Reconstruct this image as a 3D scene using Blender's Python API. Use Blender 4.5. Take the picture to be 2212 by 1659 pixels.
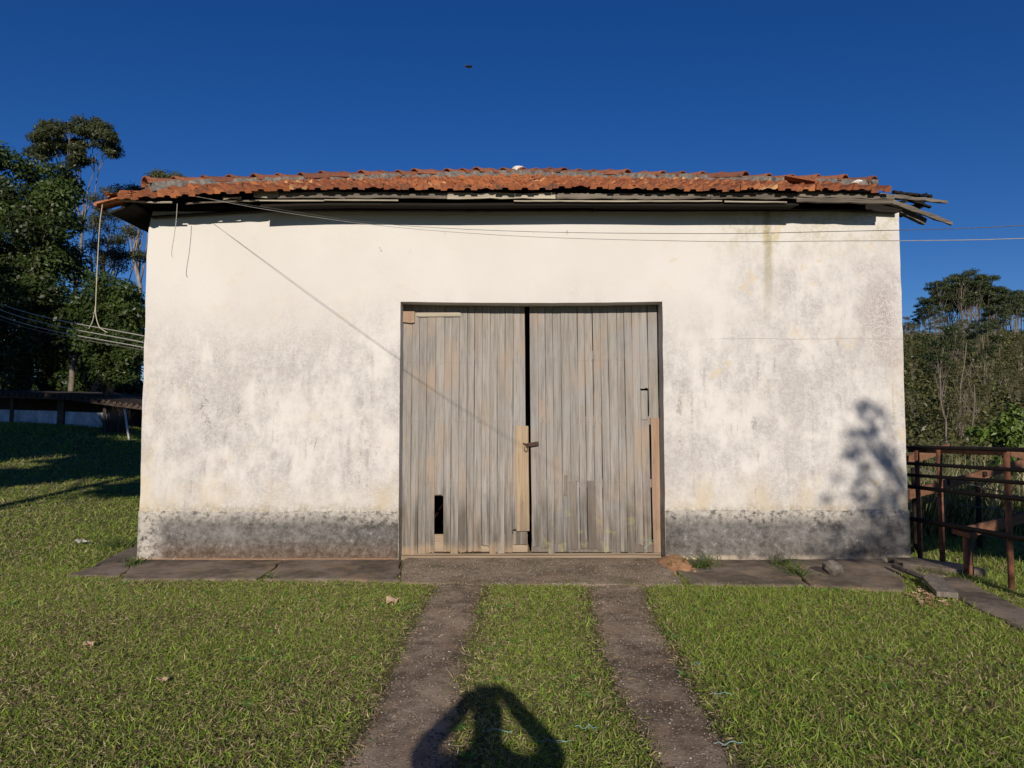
import bpy, bmesh, math, random
import numpy as np
from mathutils import Vector, Matrix, Euler, noise as mnoise
for o in list(bpy.data.objects): bpy.data.objects.remove(o)
S = bpy.context.scene
C = S.collection
R = math.radians
random.seed(7)
RNG = np.random.default_rng(7)

# ------------------------------------------------------------------ camera
CAM = Vector((0.0, 0.0, 1.6)); PITCH = R(3.3); F = 1534.0; CX, CY = 1106.0, 829.5
cd = bpy.data.cameras.new('camera'); cam = bpy.data.objects.new('camera', cd); C.objects.link(cam)
cam.location = CAM; cam.rotation_euler = (R(90) + PITCH, 0, 0)
cd.sensor_width = 36.0; cd.lens = 36.0 * F / 2212.0; cd.clip_start = 0.02; cd.clip_end = 3000
S.camera = cam

# ------------------------------------------------------------------ light
SUN_EL = R(20.0); SUN_AZ = R(1.6)
world = bpy.data.worlds.new('World'); S.world = world; world.use_nodes = True
wn = world.node_tree.nodes; wl = world.node_tree.links
for n in list(wn): wn.remove(n)
wo = wn.new('ShaderNodeOutputWorld'); bg = wn.new('ShaderNodeBackground'); sky = wn.new('ShaderNodeTexSky')
sky.sky_type = 'NISHITA'; sky.sun_disc = False; sky.sun_elevation = SUN_EL; sky.sun_rotation = R(180) - SUN_AZ
sky.altitude = 900; sky.air_density = 1.0; sky.dust_density = 0.0; sky.ozone_density = 5.0
hs = wn.new('ShaderNodeHueSaturation'); hs.inputs['Hue'].default_value = 0.515; hs.inputs['Saturation'].default_value = 1.22; hs.inputs['Value'].default_value = 1.0
wl.new(sky.outputs[0], hs.inputs['Color']); wl.new(hs.outputs[0], bg.inputs[0]); bg.inputs[1].default_value = 0.078
wl.new(bg.outputs[0], wo.inputs[0])
sd = bpy.data.lights.new('sun', 'SUN'); sd.energy = 5.0; sd.angle = R(0.53); sd.color = (1.0, 0.905, 0.785)
sun = bpy.data.objects.new('sun', sd); C.objects.link(sun)
LD = Vector((-math.sin(SUN_AZ) * math.cos(SUN_EL), math.cos(SUN_AZ) * math.cos(SUN_EL), -math.sin(SUN_EL)))
sun.rotation_euler = LD.to_track_quat('-Z', 'Y').to_euler(); sun.location = (6, -20, 14)
vs = S.view_settings; vs.view_transform = 'Standard'; vs.look = 'None'; vs.exposure = -0.10; vs.gamma = 1.0
vs.use_curve_mapping = False

# ------------------------------------------------------------------ helpers: places
def ray(vx, vy):
    d = Vector(((vx - CX) / F, 1.0, -(vy - CY) / F)); c, s = math.cos(PITCH), math.sin(PITCH)
    return Vector((d.x, d.y * c - d.z * s, d.y * s + d.z * c))
def onY(vx, vy, Y): d = ray(vx, vy); return CAM + d * ((Y - CAM.y) / d.y)
def onZ(vx, vy, z=0.0): d = ray(vx, vy); return CAM + d * ((z - CAM.z) / d.z)
def src(x, y, Y): return onY(x * 2212 / 4080, y * 2212 / 4080, Y)
def sstep(a, b, x):
    t = np.clip((x - a) / (b - a), 0, 1); return t * t * (3 - 2 * t)
W = 8.4                      # plane of the shed's front wall
XL, XR = -4.37, 4.645        # its two corners
def height(x, y):
    x = np.asarray(x, float); y = np.asarray(y, float)
    z = 1.75 * sstep(7.5, 31, y) * sstep(2.0, 21.0, -x)
    z = z - 0.75 * sstep(9.0, 19.0, y) * sstep(4.2, 9.0, x) - 0.10 * sstep(4.75, 5.2, x) * sstep(3.0, 6.0, y)
    z = z + 19.0 * sstep(42, 150, y + 0.12 * x) * sstep(4, 46, x) + 5.0 * sstep(50, 150, y) * sstep(4, 40, -x)
    return z
def hz(x, y): return float(height(x, y))

# ------------------------------------------------------------------ helpers: materials
class NT:
    def __init__(s, name, rough=0.9, spec=0.25):
        s.m = bpy.data.materials.new(name); s.m.use_nodes = True; s.t = s.m.node_tree; s.n = s.t.nodes
        s.b = s.n['Principled BSDF']; s.out = s.n['Material Output']
        s.b.inputs['Roughness'].default_value = rough; s.b.inputs['Specular IOR Level'].default_value = spec
        s.tc = s.n.new('ShaderNodeTexCoord').outputs['Object']
    def L(s, a, b): s.t.links.new(a, b)
    def put(s, inp, v):
        if isinstance(v, (int, float)): inp.default_value = v
        elif isinstance(v, (tuple, list)): inp.default_value = (*v, 1.0) if (len(v) == 3 and inp.type == 'RGBA') else v
        else: s.L(v, inp)
    def map(s, sc=(1, 1, 1), loc=(0, 0, 0), v=None):
        n = s.n.new('ShaderNodeMapping'); s.L(v or s.tc, n.inputs[0]); n.inputs['Scale'].default_value = sc
        s.put(n.inputs['Location'], loc); return n.outputs[0]
    def noise(s, scale=5, detail=4, rough=0.55, sc=None, v=None, dist=0.0, loc=(0, 0, 0), col=False):
        n = s.n.new('ShaderNodeTexNoise'); n.inputs['Scale'].default_value = scale; n.inputs['Detail'].default_value = detail
        n.inputs['Roughness'].default_value = rough; n.inputs['Distortion'].default_value = dist
        s.L(s.map(sc or (1, 1, 1), loc, v) if (sc or loc != (0, 0, 0)) else (v or s.tc), n.inputs['Vector'])
        return n.outputs['Color' if col else 'Fac']
    def vor(s, scale=5, feat='F1', out='Distance', sc=None, v=None):
        n = s.n.new('ShaderNodeTexVoronoi'); n.feature = feat; n.inputs['Scale'].default_value = scale
        s.L(s.map(sc, v=v) if sc else (v or s.tc), n.inputs['Vector']); return n.outputs[out]
    def mr(s, x, a, b, lo=0.0, hi=1.0, smooth=True):
        n = s.n.new('ShaderNodeMapRange'); n.interpolation_type = 'SMOOTHSTEP' if smooth else 'LINEAR'
        s.put(n.inputs[0], x)
        for i, v in zip((1, 2, 3, 4), (a, b, lo, hi)): s.put(n.inputs[i], v)
        return n.outputs[0]
    def math(s, op, a, b=0.0):
        n = s.n.new('ShaderNodeMath'); n.operation = op; s.put(n.inputs[0], a); s.put(n.inputs[1], b); return n.outputs[0]
    def mul(s, *a):
        r = a[0]
        for x in a[1:]: r = s.math('MULTIPLY', r, x)
        return r
    def add(s, a, b): return s.math('ADD', a, b)
    def mix(s, f, a, b, mode='MIX'):
        n = s.n.new('ShaderNodeMix'); n.data_type = 'RGBA'; n.blend_type = mode
        s.put(n.inputs[0], f); s.put(n.inputs[6], a); s.put(n.inputs[7], b); return n.outputs[2]
    def sep(s, v=None):
        n = s.n.new('ShaderNodeSeparateXYZ'); s.L(v or s.tc, n.inputs[0]); return n.outputs
    def rnd(s): return s.n.new('ShaderNodeObjectInfo').outputs['Random']
    def attr(s, name):
        n = s.n.new('ShaderNodeAttribute'); n.attribute_name = name; return n.outputs['Color']
    def col(s, c): s.put(s.b.inputs['Base Color'], c); return s
    def rough(s, r): s.put(s.b.inputs['Roughness'], r); return s
    def bump(s, h, strength=0.4, dist=0.01):
        n = s.n.new('ShaderNodeBump'); n.inputs['Strength'].default_value = strength; n.inputs['Distance'].default_value = dist
        s.L(h, n.inputs['Height']); s.L(n.outputs[0], s.b.inputs['Normal']); return s

M = {}
def mat_wall(name, front=True):
    k = NT(name, 0.95, 0.12); X, Y, Z = k.sep()
    fine = k.noise(115, 3, 0.6); mid = k.noise(26, 5, 0.65); big = k.noise(0.85, 5, 0.55)
    streak = k.noise(3.6, 6, 0.66, sc=(1.3, 1, 0.6), dist=0.3); blot = k.noise(5.0, 6, 0.7, loc=(7, 3, 1))
    base = k.mix(k.mr(k.noise(1.1, 3), 0.35, 0.65), (0.60, 0.574, 0.535), (0.63, 0.605, 0.568))
    base = k.mix(k.mr(Z, 1.0, 0.55, 0, 0.4), base, (0.56, 0.51, 0.43))
    # grey mildew, speckled, heaviest at mid height
    band = k.mul(k.mr(k.add(Z, k.mul(k.add(big, -0.5), 1.2)), 3.45, 2.2), k.mr(Z, 0.55, 1.2, 0.6, 1.0))
    right = k.mr(X, 2.0, 3.2)
    band = k.math('MAXIMUM', band, k.mul(right, k.mr(Z, 4.1, 3.3)))
    m = k.mul(band, k.mr(k.add(k.mul(big, 0.5), k.add(k.mul(streak, 0.55), k.mul(blot, 0.35))), 0.56, 0.80))
    speck = k.mr(k.add(k.mul(fine, 0.66), k.mul(mid, 0.34)), 0.60, 0.43)
    mil = k.math('MINIMUM', k.add(k.mul(m, k.add(k.mul(speck, 0.85), 0.28)), k.mul(band, k.mr(mid, 0.66, 0.8), 0.3)), 1.0)
    c = k.mix(k.mul(mil, 0.60), base, (0.262, 0.236, 0.238))
    dr = k.mul(k.mr(k.noise(5.5, 4, .6, sc=(2.2, 1, 0.16), loc=(4, 1, 7)), 0.58, 0.72), k.mr(Z, 3.2, 2.2), k.mr(fine, .64, .44), k.mr(blot, .42, .58))
    c = k.mix(k.mul(dr, 0.55), c, (0.21, 0.19, 0.18))
    # dark mould clusters
    dk = k.mul(k.mr(k.noise(3.1, 7, 0.72, loc=(2, 0, 5), sc=(1.5, 1, 0.75)), 0.585, 0.67), k.mr(fine, 0.56, 0.44), k.mr(Z, 2.5, 1.9), k.mr(Z, 0.9, 1.3))
    c = k.mix(k.mul(dk, 0.85), c, (0.15, 0.14, 0.115))
    # flaked ochre patches, vertical runs
    fl = k.mul(k.mr(k.noise(3.4, 7, 0.7, loc=(11, 2, 4)), 0.60, 0.625), k.mr(k.noise(0.6, 2, loc=(1, 5, 0)), 0.44, 0.58), k.mr(X, 1.4, 2.4, 0.3, 1.0))
    c = k.mix(k.mul(fl, 0.6), c, (0.58, 0.475, 0.315))
    oc = k.mul(k.mr(Z, 1.15, 0.66), k.mr(k.noise(3.0, 5, 0.6, sc=(1, 1, .6)), 0.46, 0.66))
    c = k.mix(k.mul(oc, 0.55), c, (0.50, 0.40, 0.25))
    edge = k.mul(k.math('MAXIMUM', k.mr(X, -4.15, -4.34), k.mr(X, 4.40, 4.60)), k.mr(k.noise(2.2, 5), 0.42, 0.62), k.mr(Z, 2.8, 1.6))
    c = k.mix(k.mul(edge, 0.6), c, (0.55, 0.44, 0.27))
    # brown green run under the roof and corner soot
    run = k.mul(k.mr(k.math('ABSOLUTE', k.add(X, k.add(-3.06, k.mul(k.add(k.noise(3, 3), -0.5), 0.10)))), 0.075, 0.015), k.mr(Z, 2.7, 3.9, 0.05, 1), k.mr(mid, 0.3, 0.6, 0.45, 1))
    c = k.mix(k.mul(run, 0.75), c, (0.27, 0.235, 0.10))
    gt = k.mul(k.mr(Z, 3.45, 3.95), k.mr(X, 2.0, 2.8), k.mr(blot, 0.4, 0.62), k.mr(mid, 0.35, 0.6))
    c = k.mix(k.mul(gt, 0.55), c, (0.36, 0.33, 0.17))
    cs = k.mul(k.mr(X, 4.05, 4.42), k.mr(X, 4.62, 4.45), k.mr(k.math('ABSOLUTE', k.add(Z, -2.85)), 0.75, 0.1), k.mr(fine, 0.62, 0.42))
    c = k.mix(k.mul(cs, 0.75), c, (0.30, 0.25, 0.23))
    # damp edge above the plinth
    dp = k.mul(k.mr(k.add(Z, k.mul(k.add(k.noise(5, 6, 0.7), -0.5), -0.28)), 0.70, 0.55), k.mr(k.add(mid, k.mul(fine, .5)), 0.95, 0.6))
    c = k.mix(k.mul(dp, 0.85), c, (0.24, 0.205, 0.14))
    pit = k.mul(k.mr(k.noise(7.5, 3, 0.5, loc=(3, 8, 2), sc=(1.2, 1, 0.7)), 0.70, 0.74), k.mr(k.noise(.8, 2, loc=(9, 9, 9)), .4, .6), k.mr(fine, 0.62, 0.40))
    c = k.mix(k.mul(pit, 0.8), c, (0.20, 0.18, 0.15))
    # hairline settlement joints
    jz = k.math('ABSOLUTE', k.add(Z, k.add(-2.62, k.mul(k.add(k.noise(2.5, 4), -0.5), 0.05))))
    j = k.mul(k.mr(jz, 0.006, 0.002), k.mr(X, 2.2, 2.6), k.mr(mid, .3, .5))
    c = k.mix(k.mul(j, 0.55), c, (0.25, 0.22, 0.19))
    k.col(c); k.bump(k.add(k.mul(fine, 0.5), k.mul(mid, 0.7)), 0.42, 0.010)
    return k.m
M['wall'] = mat_wall('weathered_whitewash')

k = NT('stained_plinth', 0.95, 0.12); X, Y, Z = k.sep()
fine = k.noise(95, 4, 0.7); mid = k.noise(13, 9, 0.78); big = k.noise(2.0, 5, 0.65)
g = k.add(k.mul(mid, 0.62), k.add(k.mul(fine, 0.24), k.mul(big, 0.45)))
c = k.mix(k.mr(g, 0.48, 0.84), (0.050, 0.046, 0.042), (0.25, 0.237, 0.222))
c = k.mix(k.mul(k.mr(Z, 0.34, 0.06), k.mr(X, 1.2, 0.2, 0.25, 1), 0.92), c, k.mix(k.mr(mid, 0.4, 0.66), (0.085, 0.055, 0.038), (0.19, 0.145, 0.11)))
c = k.mix(k.mul(k.mr(k.add(mid, k.mul(fine, .4)), 0.80, 0.90), k.mr(k.noise(2.2, 3, loc=(4, 4, 4)), 0.45, 0.62)), c, (0.50, 0.485, 0.455))
c = k.mix(k.mul(k.mr(X, -4.0, -4.3), k.mr(mid, 0.36, 0.56), 0.8), c, (0.52, 0.485, 0.43))
c = k.mix(k.mul(k.mr(k.add(Z, k.mul(k.add(big, -0.5), -0.35)), 0.40, 0.60), k.mr(mid, 0.36, 0.58), 0.85), c, (0.50, 0.46, 0.40))
c = k.mix(k.mul(k.mr(Z, 0.10, 0.055), k.mr(X, 1.5, 1.8), k.mr(big, .42, .6), 0.75), c, (0.50, 0.41, 0.30))
c = k.mix(k.mul(k.mr(k.add(Z, k.mul(k.add(mid, -0.5), 0.06)), 0.055, 0.03), k.mr(X, 1.8, 1.2)), c, (0.37, 0.215, 0.12))
k.col(c); k.bump(k.add(mid, k.mul(fine, 0.6)), 0.6, 0.012); M['plinth'] = k.m

def mat_wood(name, a, b, dirt=(0.06, 0.05, 0.04), vertical=True, dirty=0.0, tan=None, spread=0.35):
    k = NT(name, 0.85, 0.2); rn = k.rnd()
    cm = k.n.new('ShaderNodeCombineXYZ')
    for i in range(3): k.L(k.mul(rn, 37.0 + 11 * i), cm.inputs[i])
    va = k.n.new('ShaderNodeVectorMath'); va.operation = 'ADD'; k.L(k.tc, va.inputs[0]); k.L(cm.outputs[0], va.inputs[1]); v = va.outputs[0]
    sc = (1, 1, 0.045) if vertical else (0.045, 1, 1)
    gr = k.noise(75, 6, 0.7, sc=sc, v=v); gr2 = k.noise(18, 4, 0.6, sc=sc, v=v, dist=0.6); bl = k.noise(1.6, 3, 0.55, v=v)
    c = k.mix(k.mr(k.add(k.mul(gr, 0.6), k.mul(gr2, 0.5)), 0.38, 0.72), a, b)
    c = k.mix(k.mul(k.mr(rn, 0, 1, 0, spread)), c, tuple(x * 0.55 for x in a))
    if tan:
        c = k.mix(k.mul(k.mr(k.noise(3.0, 4, sc=(1, 1, 0.5)), 0.47, 0.62), k.mr(k.noise(0.9, 2, v=v), 0.35, 0.6), 0.75), c, tan)
        c = k.mix(k.mul(k.mr(k.noise(2.2, 3, sc=(1, 1, .6), loc=(5, 5, 5)), 0.54, 0.68), 0.4), c, (0.29, 0.30, 0.315))
    c = k.mix(k.mr(gr, 0.39, 0.25, 0, 0.85), c, dirt)
    if dirty:
        Z = k.sep()[2]
        dm = k.mul(k.mr(k.add(Z, k.mul(k.add(k.noise(4, 5, 0.65, v=v, sc=(1.6, 1, .35)), -0.5), -2.0)), 1.15, 0.15), k.mr(gr2, 0.68, 0.38, 0.3, 1))
        c = k.mix(k.mul(dm, dirty), c, (0.085, 0.07, 0.052))
        gm = k.mul(k.mr(Z, 0.95, 0.2), k.mr(k.noise(7, 5, .6, loc=(3, 3, 3)), 0.55, 0.68), k.mr(k.sep()[0], 0.2, 0.5))
        c = k.mix(k.mul(gm, 0.5), c, (0.33, 0.32, 0.13))
        em = k.mul(k.mr(k.add(Z, k.mul(k.add(k.noise(9, 4, v=v), -0.5), -.3)), 0.20, 0.08), k.mr(k.sep()[0], 0.2, -0.1))
        c = k.mix(k.mul(em, 0.45), c, (0.42, 0.285, 0.165))
    k.col(c); k.bump(k.add(gr, k.mul(gr2, 0.5)), 0.45, 0.004); return k.m
M['plank'] = mat_wood('weathered_door_wood', (0.205, 0.187, 0.166), (0.365, 0.337, 0.303), dirty=0.85, tan=(0.34, 0.262, 0.197), spread=0.22)
M['plank_dark'] = mat_wood('dark_repair_wood', (0.16, 0.135, 0.115), (0.27, 0.235, 0.20), dirty=0.5)
M['plank_tan'] = mat_wood('newer_tan_wood', (0.31, 0.225, 0.14), (0.45, 0.35, 0.235), dirty=0.45, spread=0.1)
M['plank_brown'] = mat_wood('brown_patch_wood', (0.28, 0.185, 0.125), (0.38, 0.27, 0.19), dirty=0.25, spread=0.1)
M['wood_h'] = mat_wood('grey_split_timber', (0.07, 0.058, 0.045), (0.235, 0.20, 0.16), vertical=False, spread=0.25)
M['wood_pale'] = mat_wood('pale_weathered_timber', (0.27, 0.235, 0.175), (0.47, 0.42, 0.33), vertical=False, spread=0.3)
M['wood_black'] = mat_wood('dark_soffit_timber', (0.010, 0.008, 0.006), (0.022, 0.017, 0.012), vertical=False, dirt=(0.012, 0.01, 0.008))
M['wood_rail'] = mat_wood('orange_brown_rail_timber', (0.13, 0.06, 0.034), (0.25, 0.13, 0.075), vertical=False, spread=0.2)
M['thresh'] = mat_wood('threshold_timber', (0.26, 0.19, 0.125), (0.38, 0.30, 0.21), vertical=False)

def mat_tile(name):
    k = NT(name, 0.9, 0.2); rn = k.rnd()
    cm = k.n.new('ShaderNodeCombineXYZ')
    for i in range(3): k.L(k.mul(rn, 53.0 + 17 * i), cm.inputs[i])
    va = k.n.new('ShaderNodeVectorMath'); va.operation = 'ADD'; k.L(k.tc, va.inputs[0]); k.L(cm.outputs[0], va.inputs[1]); v = va.outputs[0]
    n1 = k.noise(9, 5, 0.6, v=v); n2 = k.noise(70, 4, 0.7, v=v)
    c = k.mix(k.mr(rn, 0.0, 1.0), (0.22, 0.07, 0.032), (0.43, 0.165, 0.066)); c = k.mix(k.mr(rn, .93, .95), c, (0.60, 0.34, 0.15))
    c = k.mix(k.mr(n1, 0.40, 0.66), c, (0.27, 0.095, 0.045))
    c = k.mix(k.mul(k.mr(k.add(n1, k.mul(n2, 0.45)), 0.74, 0.92), 0.85), c, (0.075, 0.055, 0.043))
    c = k.mix(k.mr(n2, 0.62, 0.8, 0, 0.45), c, (0.40, 0.31, 0.22))
    k.col(c); k.bump(k.add(n1, n2), 0.4, 0.004); return k.m
M['tile'] = mat_tile('fired_clay_tile')
k = NT('old_ridge_clay', 0.9, 0.2); rn = k.rnd(); n1 = k.noise(8, 5, 0.65); n2 = k.noise(60, 4, .7)
c = k.mix(k.mr(rn, 0, 1), (0.20, 0.075, 0.045), (0.31, 0.115, 0.06)); c = k.mix(k.mr(n1, 0.45, 0.68, 0, 0.85), c, (0.07, 0.055, 0.047))
c = k.mix(k.mr(n2, 0.6, 0.75, 0, 0.4), c, (0.30, 0.25, 0.2)); k.col(c); k.bump(k.add(n1, n2), .4, .005); M['cap'] = k.m

def mat_plain(name, a, b, scale=12, rough=0.9, bump=0.4, metallic=0.0, sc=None, spec=0.25, dist=0.006):
    k = NT(name, rough, spec); n = k.noise(scale, 6, 0.65, sc=sc); n2 = k.noise(scale * 7, 4, 0.6)
    k.col(k.mix(k.mr(k.add(k.mul(n, .7), k.mul(n2, .3)), 0.36, 0.64), a, b)); k.b.inputs['Metallic'].default_value = metallic
    k.bump(k.add(n, k.mul(n2, .5)), bump, dist); return k.m
M['mortar'] = mat_plain('grey_mortar', (0.10, 0.09, 0.08), (0.24, 0.215, 0.185), 20)
M['limewash'] = mat_plain('white_mortar', (0.45, 0.43, 0.40), (0.75, 0.72, 0.67), 14)
M['rust'] = mat_plain('rusted_steel', (0.075, 0.032, 0.02), (0.20, 0.085, 0.048), 16, 0.8, 0.35)
M['rust_shaded'] = mat_plain('shade_dark_rusted_rail', (0.010, 0.007, 0.006), (0.030, 0.017, 0.013), 14, 0.75, 0.35)  # rust darkened further to put the rails' shade into the colour
M['iron'] = mat_plain('brown_iron', (0.03, 0.014, 0.01), (0.075, 0.035, 0.022), 30, 0.65)
M['earth'] = mat_plain('red_earth', (0.33, 0.17, 0.085), (0.50, 0.285, 0.155), 9, 1.0, 0.8)
M['rope'] = mat_plain('pale_rope', (0.36, 0.33, 0.23), (0.52, 0.48, 0.36), 40)
M['cable'] = mat_plain('grey_cable', (0.10, 0.09, 0.08), (0.17, 0.155, 0.14), 20, 0.6)
M['cable_pale'] = mat_plain('pale_grey_cable', (0.33, 0.31, 0.28), (0.42, 0.40, 0.36), 20, 0.6)  # paler of the two cable greys
M['twine'] = mat_plain('blue_twine', (0.15, 0.33, 0.38), (0.34, 0.54, 0.58), 60, 0.5)
M['stone'] = mat_plain('grey_stone', (0.075, 0.063, 0.053), (0.19, 0.165, 0.14), 11)
M['dryleaf'] = mat_plain('dry_leaf', (0.30, 0.19, 0.11), (0.52, 0.38, 0.26), 25)
M['deadleaf'] = mat_plain('dead_brown_leaf', (0.13, 0.075, 0.042), (0.28, 0.175, 0.10), 25)
M['bark'] = mat_plain('pale_bark', (0.17, 0.14, 0.11), (0.34, 0.29, 0.235), 7, 0.95, 0.6, sc=(1, 1, .3))
M['bark_hill'] = mat_plain('grey_brown_bark', (0.11, 0.09, 0.07), (0.22, 0.185, 0.145), 3)
M['bark_dark'] = mat_plain('dark_bark', (0.055, 0.043, 0.033), (0.12, 0.095, 0.07), 7, 0.95, 0.6, sc=(1, 1, .3))
M['penwall'] = mat_plain('stained_limewash_shade_blue', (0.30, 0.32, 0.36), (0.60, 0.62, 0.66), 2.2, sc=(1.5, 1, .5))  # white limewash, with the blue of its shade put into the colour
M['pentile'] = mat_plain('dark_old_tile', (0.035, 0.025, 0.02), (0.085, 0.06, 0.045), 6)
M['black'] = mat_plain('black_chitin', (0.006, 0.006, 0.006), (0.012, 0.011, 0.01), 30, 0.4)
M['cloth'] = mat_plain('dark_cloth', (0.05, 0.06, 0.09), (0.08, 0.09, 0.13), 30)
M['skin'] = mat_plain('skin', (0.40, 0.25, 0.17), (0.48, 0.31, 0.22), 20)

def mat_concrete(name, a, b, pebble=True, moss=0.0):
    k = NT(name, 0.92, 0.2); n1 = k.noise(1.6, 5, 0.6); n2 = k.noise(9, 6, 0.7); n3 = k.noise(70, 4, 0.7)
    c = k.mix(k.mr(k.add(k.mul(n1, .6), k.add(k.mul(n2, .4), k.mul(n3, .25))), 0.50, 0.76), a, b); h = k.add(n2, n3)
    if pebble:
        vd = k.vor(48); vc = k.vor(48, out='Color'); r = k.sep(vc)
        pm = k.mul(k.mr(vd, 0.42, 0.30), k.mr(r[0], 0.42, 0.46))
        c = k.mix(k.mul(pm, 0.8), c, k.mix(r[1], (0.085, 0.066, 0.05), (0.52, 0.43, 0.34)))
        wm = k.mul(k.mr(vd, 0.36, 0.26), k.mr(r[2], 0.93, 0.95)); c = k.mix(wm, c, (0.62, 0.58, 0.52))
        h = k.add(k.mul(h, 0.6), k.mul(pm, 0.8))
    c = k.mix(k.mul(k.mr(k.noise(2.3, 5, .65, loc=(6, 1, 0)), 0.50, 0.66), 0.6), c, (0.29, 0.20, 0.13))
    if moss: c = k.mix(k.mul(k.mr(k.noise(3.3, 5, loc=(2, 9, 0)), 0.52, 0.66), moss), c, (0.13, 0.115, 0.045))
    k.col(c); k.bump(h, 0.7, 0.008); return k.m
M['track'] = mat_concrete('exposed_pebble_concrete', (0.10, 0.072, 0.048), (0.36, 0.275, 0.195))
M['slab'] = mat_concrete('worn_concrete_slab', (0.09, 0.07, 0.052), (0.25, 0.20, 0.155), pebble=False, moss=0.3)
M['apron'] = mat_concrete('mossy_pebble_concrete', (0.13, 0.098, 0.068), (0.33, 0.26, 0.19), moss=0.6)

k = NT('lawn_soil', 1.0, 0.1); n1 = k.noise(0.35, 4, .6); n2 = k.noise(7, 6, 0.7); n3 = k.noise(45, 4, .7)
c = k.mix(k.mr(k.add(k.mul(n2, .6), k.mul(n3, .4)), 0.40, 0.64), (0.10, 0.078, 0.046), (0.23, 0.175, 0.11))
c = k.mix(k.mr(k.add(k.mul(n1, .5), k.mul(n2, .5)), 0.40, 0.58, 0.15, 0.85), c, (0.085, 0.11, 0.032))
far = k.mr(k.sep()[1], 14, 30)
c = k.mix(far, c, k.mix(k.mr(k.noise(.9, 7, .7), .4, .62), (0.028, 0.045, 0.013), (0.085, 0.09, 0.03)))
k.col(c); k.bump(k.add(n2, n3), 0.9, 0.02); M['ground'] = k.m

def mat_leaf(name, trans=0.35, rough=0.55):
    k = NT(name, rough, 0.3); c = k.attr('col'); k.col(c)
    t = k.n.new('ShaderNodeBsdfTranslucent'); k.L(k.mix(1.0, c, (1.25, 1.35, 0.55), 'MULTIPLY'), t.inputs[0])
    mx = k.n.new('ShaderNodeMixShader'); mx.inputs[0].default_value = trans
    k.L(k.b.outputs[0], mx.inputs[1]); k.L(t.outputs[0], mx.inputs[2]); k.L(mx.outputs[0], k.out.inputs[0]); return k.m
M['leaf'] = mat_leaf('foliage', 0.25, 0.42); M['blade'] = mat_leaf('grass_blades', 0.30, 0.6)

# ------------------------------------------------------------------ helpers: meshes and objects
def link(me, name, mat, parent=None, smooth=False):
    o = bpy.data.objects.new(name, me); C.objects.link(o)
    if mat and not me.materials: me.materials.append(M[mat] if isinstance(mat, str) else mat)
    if smooth: me.polygons.foreach_set('use_smooth', [True] * len(me.polygons))
    if parent:
        o.parent = parent
        if parent.type == 'EMPTY': o.matrix_parent_inverse = Matrix.Translation(-Vector(parent.location))
    return o
def tag(o, label=None, cat=None, group=None, kind=None):
    for a, b in (('label', label), ('category', cat), ('group', group), ('kind', kind)):
        if b: o[a] = b
    return o
def thing(name, label, cat, loc, group=None, kind=None):
    o = bpy.data.objects.new(name, None); C.objects.link(o); o.location = loc; o.empty_display_size = 0.2
    return tag(o, label, cat, group, kind)
class MB:
    def __init__(s): s.v = []; s.f = []
    def poly(s, pts):
        n = len(s.v); s.v += [tuple(p) for p in pts]; s.f.append(tuple(range(n, n + len(pts)))); return s
    def loft(s, rings, caps=True):
        n = len(s.v); m = len(rings[0])
        for r in rings: s.v += [tuple(p) for p in r]
        for i in range(len(rings) - 1):
            for j in range(m):
                a = n + i * m + j; b = n + i * m + (j + 1) % m; s.f.append((a, b, b + m, a + m))
        if caps:
            s.f.append(tuple(n + j for j in reversed(range(m)))); s.f.append(tuple(n + (len(rings) - 1) * m + j for j in range(m)))
        return s
    def tube(s, pts, r, seg=6, r1=None):
        pts = [Vector(p) for p in pts]; rings = []
        for i, p in enumerate(pts):
            t = (pts[min(i + 1, len(pts) - 1)] - pts[max(i - 1, 0)]).normalized()
            a = t.cross(Vector((0, 0, 1)) if abs(t.z) < 0.9 else Vector((1, 0, 0))).normalized(); b = t.cross(a)
            q = i / max(1, len(pts) - 1); rr = (r[i] if isinstance(r, (list, tuple)) else r + ((r1 - r) * q if r1 is not None else 0))
            rings.append([p + (a * math.cos(2 * math.pi * k / seg) + b * math.sin(2 * math.pi * k / seg)) * rr for k in range(seg)])
        return s.loft(rings)
    def beam(s, p, q, w, h, w1=None, h1=None, up=(0, 0, 1), n=1, jit=0.0):
        p, q = Vector(p), Vector(q); t = (q - p).normalized(); a = t.cross(Vector(up)).normalized(); b = a.cross(t); rings = []
        for i in range(n + 1):
            f = i / n; c = p.lerp(q, f); ww = w + ((w1 if w1 is not None else w) - w) * f; hh = h + ((h1 if h1 is not None else h) - h) * f
            j = lambda: random.uniform(-jit, jit)
            rings.append([c + a * (sx * ww / 2 + j()) + b * (sz * hh / 2 + j()) for sx, sz in ((-1, -1), (1, -1), (1, 1), (-1, 1))])
        return s.loft(rings)
    def box(s, x0, x1, y0, y1, z0, z1): return s.beam(((x0 + x1) / 2, (y0 + y1) / 2, z0), ((x0 + x1) / 2, (y0 + y1) / 2, z1), x1 - x0, y1 - y0, up=(0, 1, 0))
    def mesh(s, name='m'):
        me = bpy.data.meshes.new(name); me.from_pydata(s.v, [], s.f); me.validate(); me.update()
        bm = bmesh.new(); bm.from_mesh(me); bmesh.ops.recalc_face_normals(bm, faces=bm.faces); bm.to_mesh(me); bm.free(); return me
    def build(s, name, mat, parent=None, smooth=False): return link(s.mesh(name), name, mat, parent, smooth)
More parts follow.
